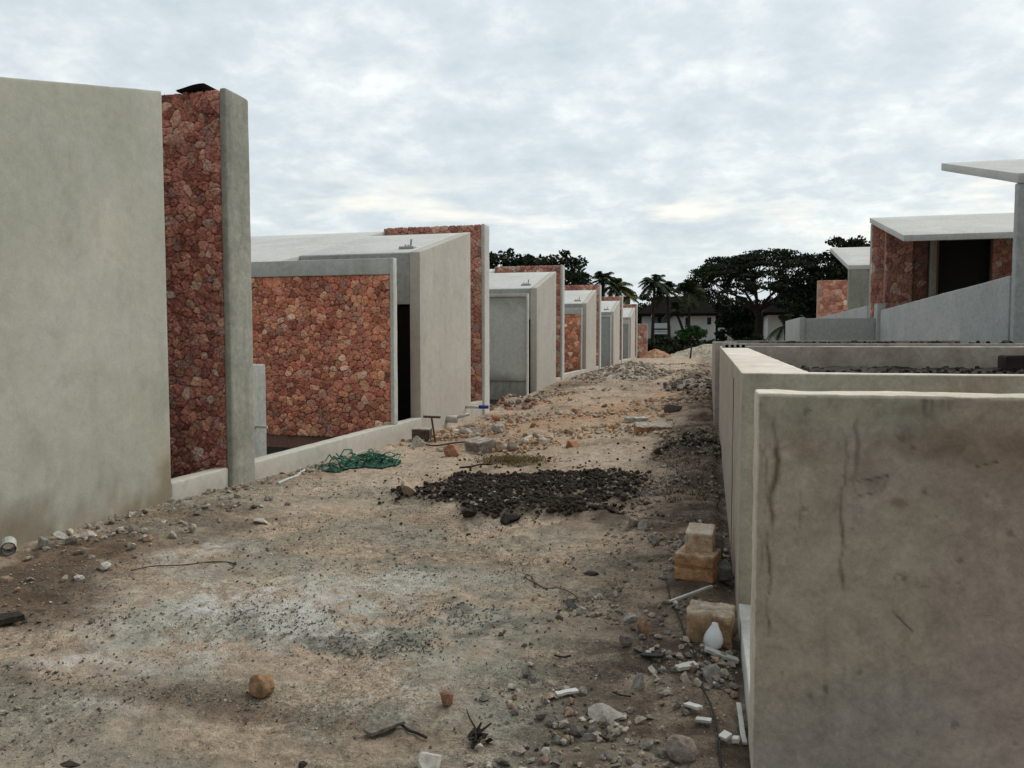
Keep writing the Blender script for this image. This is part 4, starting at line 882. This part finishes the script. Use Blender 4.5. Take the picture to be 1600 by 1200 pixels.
# rubble chunks in the middle of the street
cp = region_pts(70, -4.6, -1.3, 11, 16.2, lambda x, y: clus(3, .7)(x, y) * (1 - .7 * sm(-3, -1.4, x)))
for k, p in enumerate(cp):
    w = .11 + .14 * rng.random() ** 1.5; v, f = ROCKS[k % 8]; q = v * np.array([w, w * rng.uniform(.6, .9), w * rng.uniform(.45, .75)]) * .62; q = q @ rotm(rng.uniform(0, 6), rng.uniform(-.4, .4), 0).T; q[:, 2] -= q[:, 2].min() * .8
    cc = np.tile(pal([(.48, .43, .35), (.42, .27, .16), (.36, .31, .26), (.42, .22, .13)], [4, 2, 3, 2]), (len(q), 1)) * (1 + .15 * fbm(v * 3 + k, 3, k))[:, None]
    m = MB(); m.add(q + p, f, cc); tag(m.build('rubble_stone', M['rock'], loc=p), 'stone chunk among the pale and orange rubble in the middle of the street', 'stone', 'rubble chunks in the middle of the street')

# ------------------------------------------------------------------ blocks
def block(name, label, p, sx, sy, sz, rz, col, topcol=None, rx=0., amp=.008, notch=False, group=None, lift=0., mat='brick', cat='block', ry=0.):
    m = MB()
    if notch:
        rbox(m, -sx / 2, sx / 2, -sy / 2, sy / 2, 0, sz * .46, .02, .008, amp); rbox(m, -sx / 2 + .006, sx / 2 - .006, -sy / 2 + .014, sy / 2 - .01, sz * .4, sz * .62, .03, .01, amp * .5); rbox(m, -sx / 2, sx / 2, -sy / 2, sy / 2, sz * .56, sz, .02, .008, amp)
    else: rbox(m, -sx / 2, sx / 2, -sy / 2, sy / 2, 0, sz, .015, .008, amp, s=int(abs(p[0]) * 31) % 50, freq=18)
    v = np.concatenate(m.v); cc = np.tile(col, (len(v), 1)) * (1 + .15 * fbm(v * 12, 3, 9))[:, None]
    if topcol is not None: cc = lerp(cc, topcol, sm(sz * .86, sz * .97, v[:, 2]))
    v = v @ rotm(rz, rx, ry).T + np.array(p) + [0, 0, lift]
    m2 = MB(); m2.add(v, [tuple(q) for q in m.f], cc); return tag(m2.build(name, M[mat], loc=p, smooth=True), label, cat, group)
p = PG(1090, 905); LB = 'limestone blocks along the planter'
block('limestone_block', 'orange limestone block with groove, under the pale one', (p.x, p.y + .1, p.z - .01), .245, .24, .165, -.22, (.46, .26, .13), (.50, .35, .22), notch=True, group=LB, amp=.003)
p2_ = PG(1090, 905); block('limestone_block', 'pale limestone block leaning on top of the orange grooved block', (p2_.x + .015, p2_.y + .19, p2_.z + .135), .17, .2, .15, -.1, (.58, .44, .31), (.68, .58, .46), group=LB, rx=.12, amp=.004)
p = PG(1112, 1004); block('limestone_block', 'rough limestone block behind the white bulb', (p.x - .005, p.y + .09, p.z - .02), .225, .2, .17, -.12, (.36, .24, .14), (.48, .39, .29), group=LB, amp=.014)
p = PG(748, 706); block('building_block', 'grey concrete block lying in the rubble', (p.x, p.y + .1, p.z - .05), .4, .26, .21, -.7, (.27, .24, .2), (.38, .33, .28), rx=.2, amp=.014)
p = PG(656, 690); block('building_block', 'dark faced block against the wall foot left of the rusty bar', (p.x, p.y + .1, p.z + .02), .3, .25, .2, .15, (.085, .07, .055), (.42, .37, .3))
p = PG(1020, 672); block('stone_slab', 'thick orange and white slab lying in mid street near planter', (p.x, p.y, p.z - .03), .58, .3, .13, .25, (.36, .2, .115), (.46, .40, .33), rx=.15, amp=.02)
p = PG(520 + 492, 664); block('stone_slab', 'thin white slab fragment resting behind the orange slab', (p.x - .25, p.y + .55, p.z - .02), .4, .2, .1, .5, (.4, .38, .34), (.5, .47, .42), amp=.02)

# ------------------------------------------------------------------ small debris
p = PG(1113, 1020)                                            # bulb: lathe, pear shape
m = MB(); prof = [(0, .0), (.022, .002), (.040, .018), (.048, .042), (.046, .064), (.036, .088), (.024, .108), (.017, .122), (.015, .132), (0, .134)]; sg = 20
V = [(r_ * math.cos(2 * math.pi * k / sg), r_ * math.sin(2 * math.pi * k / sg), z) for r_, z in prof for k in range(sg)]
V = np.array(V) @ rotm(.4, -.12, .15).T + [p.x, p.y + .02, p.z]
m.add(V, [(a * sg + k, a * sg + (k + 1) % sg, (a + 1) * sg + (k + 1) % sg, (a + 1) * sg + k) for a in range(len(prof) - 1) for k in range(sg)])
tag(m.build('light_bulb', M['bulb'], loc=p, smooth=True), 'white pear shaped bulb standing against the rough limestone block', 'bulb')
def strip(name, label, a, b, w, h, mat, cat, group=None, la=.01, lb=.02):
    A = PG(*a); B = PG(*b); A.z += la; B.z += lb; d = (B - A); L = d.length; m = MB(); rbox(m, 0, L, -w / 2, w / 2, 0, h, .012, .002, min(.009, w * .16), s=int(a[0]), freq=14)
    ex = d.normalized(); ey = Vector((0, 0, 1)).cross(ex).normalized(); ez = ex.cross(ey); Rm = np.array([ex, ey, ez]); v = np.concatenate(m.v) @ Rm + np.array(A)
    m2 = MB(); m2.add(v, [tuple(q) for q in m.f]); return tag(m2.build(name, M[mat], loc=A), label, cat, group)
SG = 'white plastic and tile scraps by the planter'
strip('plastic_strip', 'thin white plastic strip lying below the stacked limestone blocks', (1046, 943), (1113, 928), .018, .014, 'pvc', 'strip', SG, .01, .04)
strip('plastic_strip', 'short white plastic strip standing at foot of the nearest right wall', (1163, 1168), (1154, 1112), .02, .012, 'pvc', 'strip', SG, .01, .03)
strip('tile_scrap', 'pale tapered scrap just below the white bulb', (1100, 1024), (1152, 1038), .045, .018, 'pvc', 'scrap', SG, .02, .01)
strip('tile_scrap', 'pale green grey flat scrap left of the mortar lump', (1057, 1052), (1088, 1048), .04, .02, 'roofc', 'scrap', SG)
strip('tile_scrap', 'white angular scrap in the gravel near the cable', (1072, 1104), (1094, 1116), .035, .012, 'roofc', 'scrap', SG)
strip('tile_scrap', 'narrow white scrap just below the angular one', (1088, 1130), (1112, 1136), .028, .012, 'pvc', 'scrap', SG)
strip('tile_scrap', 'white square scrap near the right wall foot, left one of two', (1129, 1160), (1139, 1156), .04, .016, 'roofc', 'scrap', SG)
strip('tile_scrap', 'white square scrap touching the right wall strip', (1146, 1162), (1156, 1166), .036, .018, 'roofc', 'scrap', SG)
strip('tile_scrap', 'dark slate scrap in the gravel left of the cable', (1003, 1027), (1038, 1032), .04, .01, 'black', 'scrap')
strip('wood_lath', 'weathered wood lath half sunk in dirt at the centre right', (868, 1090), (902, 1087), .03, .012, 'roofc', 'lath')
strip('wood_board', 'dark rotten board end at the left photo edge', (-40, 985), (34, 972), .11, .035, 'darkwood', 'board')
strip('wood_board', 'splintered weathered board in the centre foreground', (574, 1152), (628, 1135), .06, .015, 'wood', 'board')
def wire(name, label, pix, rad, mat, cat, lift=.012, sag=0):
    pts = []
    for k in range(len(pix)): q = PG(*pix[k][:2]); q.z += lift + (pix[k][2] if len(pix[k]) > 2 else 0); pts.append(q)
    P = []; n = len(pts)
    for k in range(n - 1):
        p0, p1, p2__, p3 = pts[max(k - 1, 0)], pts[k], pts[k + 1], pts[min(k + 2, n - 1)]
        for j in range(6):
            t_ = j / 6.; P.append(.5 * ((2 * p1) + (p2__ - p0) * t_ + (2 * p0 - 5 * p1 + 4 * p2__ - p3) * t_ * t_ + (3 * p1 - p0 - 3 * p2__ + p3) * t_ ** 3))
    P.append(pts[-1]); m = MB(); tube(m, P, rad, 6); return tag(m.build(name, M[mat], loc=pts[0], smooth=True), label, cat)
wire('cable', 'black cable snaking down the gravel beside the right planter', [(1040, 900), (1048, 940), (1060, 965), (1070, 995), (1082, 1018), (1092, 1050), (1097, 1075), (1112, 1110), (1122, 1150), (1127, 1215)], .0045, 'black', 'cable')
wire('wire', 'thin rusty wire with a loop on the pale dirt', [(880, 941), (902, 934), (876, 927), (850, 920), (832, 913), (820, 903), (824, 898), (832, 904), (838, 912), (856, 922)], .0035, 'rust', 'wire', .006)
wire('wire', 'curved dark wire lying across the white dust on the left', [(205, 893), (240, 886), (285, 884), (330, 878), (360, 880), (366, 887), (356, 892)], .004, 'rust', 'wire', .006)
wire('stick', 'dark stick with a knobbed end in the right foreground', [(913, 1139), (930, 1149), (944, 1158), (952, 1160)], .006, 'darkwood', 'stick')
wire('stick', 'short thin stick near the middle of the pale dirt', [(866, 1030), (880, 1031), (892, 1029)], .005, 'darkwood', 'stick')
wire('stick', 'thin brown stick on the dirt above the dark stick', [(957, 1085), (970, 1090), (986, 1092)], .004, 'darkwood', 'stick')
wire('stick', 'long thin stick lying before the dry grass tuft', [(718, 732), (735, 730), (752, 727), (768, 727)], .012, 'darkwood', 'stick')
wire('pipe', 'bent white plastic pipe below the low parapet by the green cloth', [(434, 757), (450, 750), (464, 746), (468, 741), (476, 736)], .017, 'pvc', 'pipe')
# twig with side shoots
tw = MB(); base = PG(745, 1160)
for (pix) in ([(738, 1172), (744, 1160), (742, 1148), (733, 1136), (729, 1128)], [(743, 1150), (752, 1149), (760, 1148), (768, 1146)], [(744, 1155), (738, 1162), (733, 1168)], [(742, 1146), (748, 1144), (752, 1141)], [(748, 1149), (752, 1158), (750, 1168)]):
    pts = [PG(a, b_) + Vector((0, 0, .008 + .012 * k)) for k, (a, b_) in enumerate(pix)]; tube(tw, pts, [.007 - .0012 * k for k in range(len(pts))], 5)
for k in range(9):
    q = PG(rng.uniform(732, 768), rng.uniform(1140, 1166)); leaves(tw, (q.x, q.y, q.z + .015), (.01, .01, .01), 1, .04, seed=900 + k)
tag(tw.build('twig', M['darkwood'], loc=base), 'dry dark twig with withered leaves in the centre foreground', 'twig')
wire('twig', 'thin crooked twig right of the splintered board', [(628, 1137), (640, 1146), (652, 1150), (666, 1157)], .006, 'darkwood', 'twig')
# grey pipe end at the facade foot
p = PG(12, 866); m = MB(); sg = 14; pp = [(p.x - .12, p.y + .12, p.z + .045), (p.x + .03, p.y - .02, p.z + .045)]
tube(m, pp, .05, sg, cap=False); tube(m, [pp[1], pp[0]], .041, sg, cap=False); a_ = np.array(pp[1]); 
tag(m.build('pipe', M['pvc'], loc=p), 'open grey pipe end sticking out at foot of the nearest facade', 'pipe')
# green shade cloth
A = PG(498, 736); B = PG(626, 724); gx, gy = np.meshgrid(np.linspace(0, 1, 70), np.linspace(0, 1, 30), indexing='ij')
edge = .25 * fbm(p2(gx * 5, gy * 0, 1), 3, 12).reshape(gx.shape)
wd = (.25 + .75 * np.sin(math.pi * np.clip(gx * .8 + .15, 0, 1)) ** .7)
gyy = (gy - .3) * wd + edge * (np.abs(gy - .5) * 2)
xw = A.x + (B.x - A.x) * gx - .45 * gyy + .04 * fbm(p2(gx * 6, gy * 6, 1), 2, 14).reshape(gx.shape); yw = A.y + (B.y - A.y) * gx + .75 * gyy
xw = np.maximum(xw, XF + .04 + .02 * gy)
fold = np.abs(fbm(p2(gx * 9, gy * 3.5, 1.6), 4, 9)).reshape(gx.shape); zw = gz(xw.ravel(), yw.ravel()).reshape(gx.shape) + .012 + .15 * fold * .5 * (.25 + .75 * np.sin(math.pi * gy))
i = np.arange(gx.size).reshape(gx.shape); m = MB(); V = np.stack([xw.ravel(), yw.ravel(), zw.ravel()], 1); q = np.stack([i[:-1, :-1], i[1:, :-1], i[1:, 1:], i[:-1, 1:]], -1).reshape(-1, 4); m.add(V, q); m.add(V - [0, 0, .006], q[:, ::-1])
gcl = thing('shade_cloth', 'crumpled dark green mesh cloth lying along the low parapet', 'cloth', (XF + .3, 10.5, 0)); m.build('cloth', M['green'], gcl)
m = MB()
for (a, b_) in (((575, 716), (606, 722)), ((552, 722), (580, 714)), ((602, 716), (618, 719))):
    A = PG(*a); B = PG(*b_); tube(m, [A + Vector((0, 0, .09)), (A + B) / 2 + Vector((0, 0, .11)), B + Vector((0, 0, .09))], .014, 5)
m.build('strap', M['pvc'], gcl)
m = MB()
for k in range(16):
    pp = []; a0 = rng.uniform(500, 600); b0_ = rng.uniform(716, 734)
    for j in range(7):
        q = PG(min(626, a0 + j * rng.uniform(4, 9)), b0_ + rng.uniform(-5, 5)); q.x = max(q.x, XF + .05); q.z += rng.uniform(.02, .13); pp.append(q)
    tube(m, pp, .009, 5)
m.build('cord', M['cord'], gcl)
# rusty T bar
p = PG(682, 693); t = thing('rusty_bar', 'rusty T shaped bar stuck upright in rubble near the drain pipe', 'tool', p)
m = MB(); tube(m, [p - Vector((0, 0, .1)), p + Vector((-.12, .1, .42))], .017, 7); m.build('shaft', M['rust'], t); m = MB(); tube(m, [p + Vector((-.25, .06, .43)), p + Vector((.03, .12, .42))], .02, 7); m.build('crossbar', M['rust'], t)
wire('rebar', 'rusty rebar lying flat in the rubble under the T bar', [(655, 697), (680, 697), (710, 696), (728, 694)], .014, 'rust', 'rebar', .04)
# dry grass tufts
m = MB(); rs = np.random.RandomState(8)
for k in range(1500):
    q = PG0(802 + rs.normal() * 26, 722 + rs.normal() * 3.2); h = rs.uniform(.012, .055); x, yv = q; z = float(gbase(x, yv)) + .02; a = rs.uniform(0, 6.28); d = np.array([math.cos(a), math.sin(a), 0]) * rs.uniform(.02, .1); c_ = rs.uniform(.5, 1.3)
    m.add([(x - .006, yv, z), (x + .006, yv, z), (x + d[0], yv + d[1], z + h)], [(0, 1, 2)], (c_, c_, c_ * .8))
tag(m.build('dry_grass', M['straw']), 'low tuft of dry yellow grass behind the dark soil patch', 'grass', kind='stuff')
m = MB()
for k in range(260):
    q = PG0(rs.uniform(1040, 1125), rs.uniform(650, 800)); h = rs.uniform(.02, .09); x, yv = q; z = float(gz(x, yv)[0]); a = rs.uniform(0, 6.28); d = np.array([math.cos(a), math.sin(a), 0]) * rs.uniform(.02, .08); c_ = rs.uniform(.3, .9)
    m.add([(x - .005, yv, z), (x + .005, yv, z), (x + d[0], yv + d[1], z + h)], [(0, 1, 2)], (c_ * .45, c_ * .6, c_ * .4))
tag(m.build('weeds', M['straw']), 'sparse dull green weeds along the foot of the planter wall', 'weeds', kind='stuff')

# ------------------------------------------------------------------ sky and light
SUN_EL, SUN_AZ = R(46), R(36)          # azimuth measured from +Y towards +X
w = bpy.data.worlds.new('World'); scene.world = w; w.use_nodes = True; nt = w.node_tree; nt.nodes.clear(); g = N(nt)
out = g.new('ShaderNodeOutputWorld'); bg = g.new('ShaderNodeBackground'); g.L(bg.outputs[0], out.inputs[0]); bg.inputs['Strength'].default_value = .1
sky = g.new('ShaderNodeTexSky', sky_type='NISHITA'); sky.sun_disc = False; sky.sun_elevation = SUN_EL; sky.sun_rotation = SUN_AZ; sky.air_density = 1.5; sky.dust_density = 3
tc = g.new('ShaderNodeTexCoord'); sx = g.new('ShaderNodeSeparateXYZ'); g.L(tc.outputs['Generated'], sx.inputs[0])
zc = g.math('MAXIMUM', sx.outputs[2], 0.0); zz = g.math('ADD', zc, .26)
cx = g.math('DIVIDE', sx.outputs[0], zz); cy = g.math('DIVIDE', sx.outputs[1], zz)
cv = g.new('ShaderNodeCombineXYZ'); g.L(cx, cv.inputs[0]); g.L(cy, cv.inputs[1])
n1 = g.noise(cv.outputs[0], 2.3, 7, .55, .2); n2 = g.noise(cv.outputs[0], 9.5, 7, .60, .15); n3 = g.noise(cv.outputs[0], .35, 4, .5)
cl = g.math('ADD', g.math('MULTIPLY', n1, .50), g.math('ADD', g.math('MULTIPLY', n2, .38), g.math('MULTIPLY', n3, .2)))
colr = g.ramp(cl, (.41, (.56, .625, .68)), (.53, (.665, .73, .77)), (.60, (.79, .83, .85)), (.68, (.98, 1., .985)))
low = g.ramp(sx.outputs[2], (.03, 1.), (.16, 0.))
colr = g.mix(g.math('MULTIPLY', low, .8), colr, (.60, .68, .715))
band = g.ramp(sx.outputs[2], (.095, 0.), (.135, 1.), (.165, 1.), (.215, 0.))
st_ = g.new('ShaderNodeCombineXYZ'); g.L(g.math('MULTIPLY', sx.outputs[0], 3.0), st_.inputs[0]); g.L(g.math('MULTIPLY', sx.outputs[2], 16.0), st_.inputs[2])
nb = g.ramp(g.noise(st_.outputs[0], 1.35, 5, .55, .3), (.51, 0.), (.66, 1.))
ahead = g.ramp(sx.outputs[1], (.2, 0.), (.7, 1.))
colr = g.mix(g.math('MULTIPLY', g.math('MULTIPLY', band, nb), ahead), colr, (1.0, .96, .87))
fy_ = g.math('ADD', g.math('MULTIPLY', sx.outputs[1], .5), .5); fac = g.ramp(fy_, (.1, .5), (.7, 1.), (1., 1.07)); colr = g.mix(1., colr, fac, 'MULTIPLY')
sc = g.mix(1., colr, (8.7, 8.8, 8.75), 'MULTIPLY')
g.L(g.mix(.94, sky.outputs[0], sc), bg.inputs['Color'])
ld = bpy.data.lights.new('sun', 'SUN'); lo_ = bpy.data.objects.new('sun', ld); COL.objects.link(lo_)
ld.energy = 1.4; ld.angle = R(35); ld.color = (1, .96, .9)
dv = Vector((math.sin(SUN_AZ) * math.cos(SUN_EL), math.cos(SUN_AZ) * math.cos(SUN_EL), math.sin(SUN_EL))); lo_.rotation_euler = (-dv).to_track_quat('-Z', 'Y').to_euler()
scene.view_settings.view_transform = 'Standard'; scene.view_settings.look = 'None'; scene.view_settings.exposure = .27; scene.view_settings.gamma = 1
scene.render.engine = 'CYCLES'; scene.cycles.use_denoising = True; scene.cycles.max_bounces = 6
for o in bpy.data.objects:
    if '_w' in o: del o['_w']
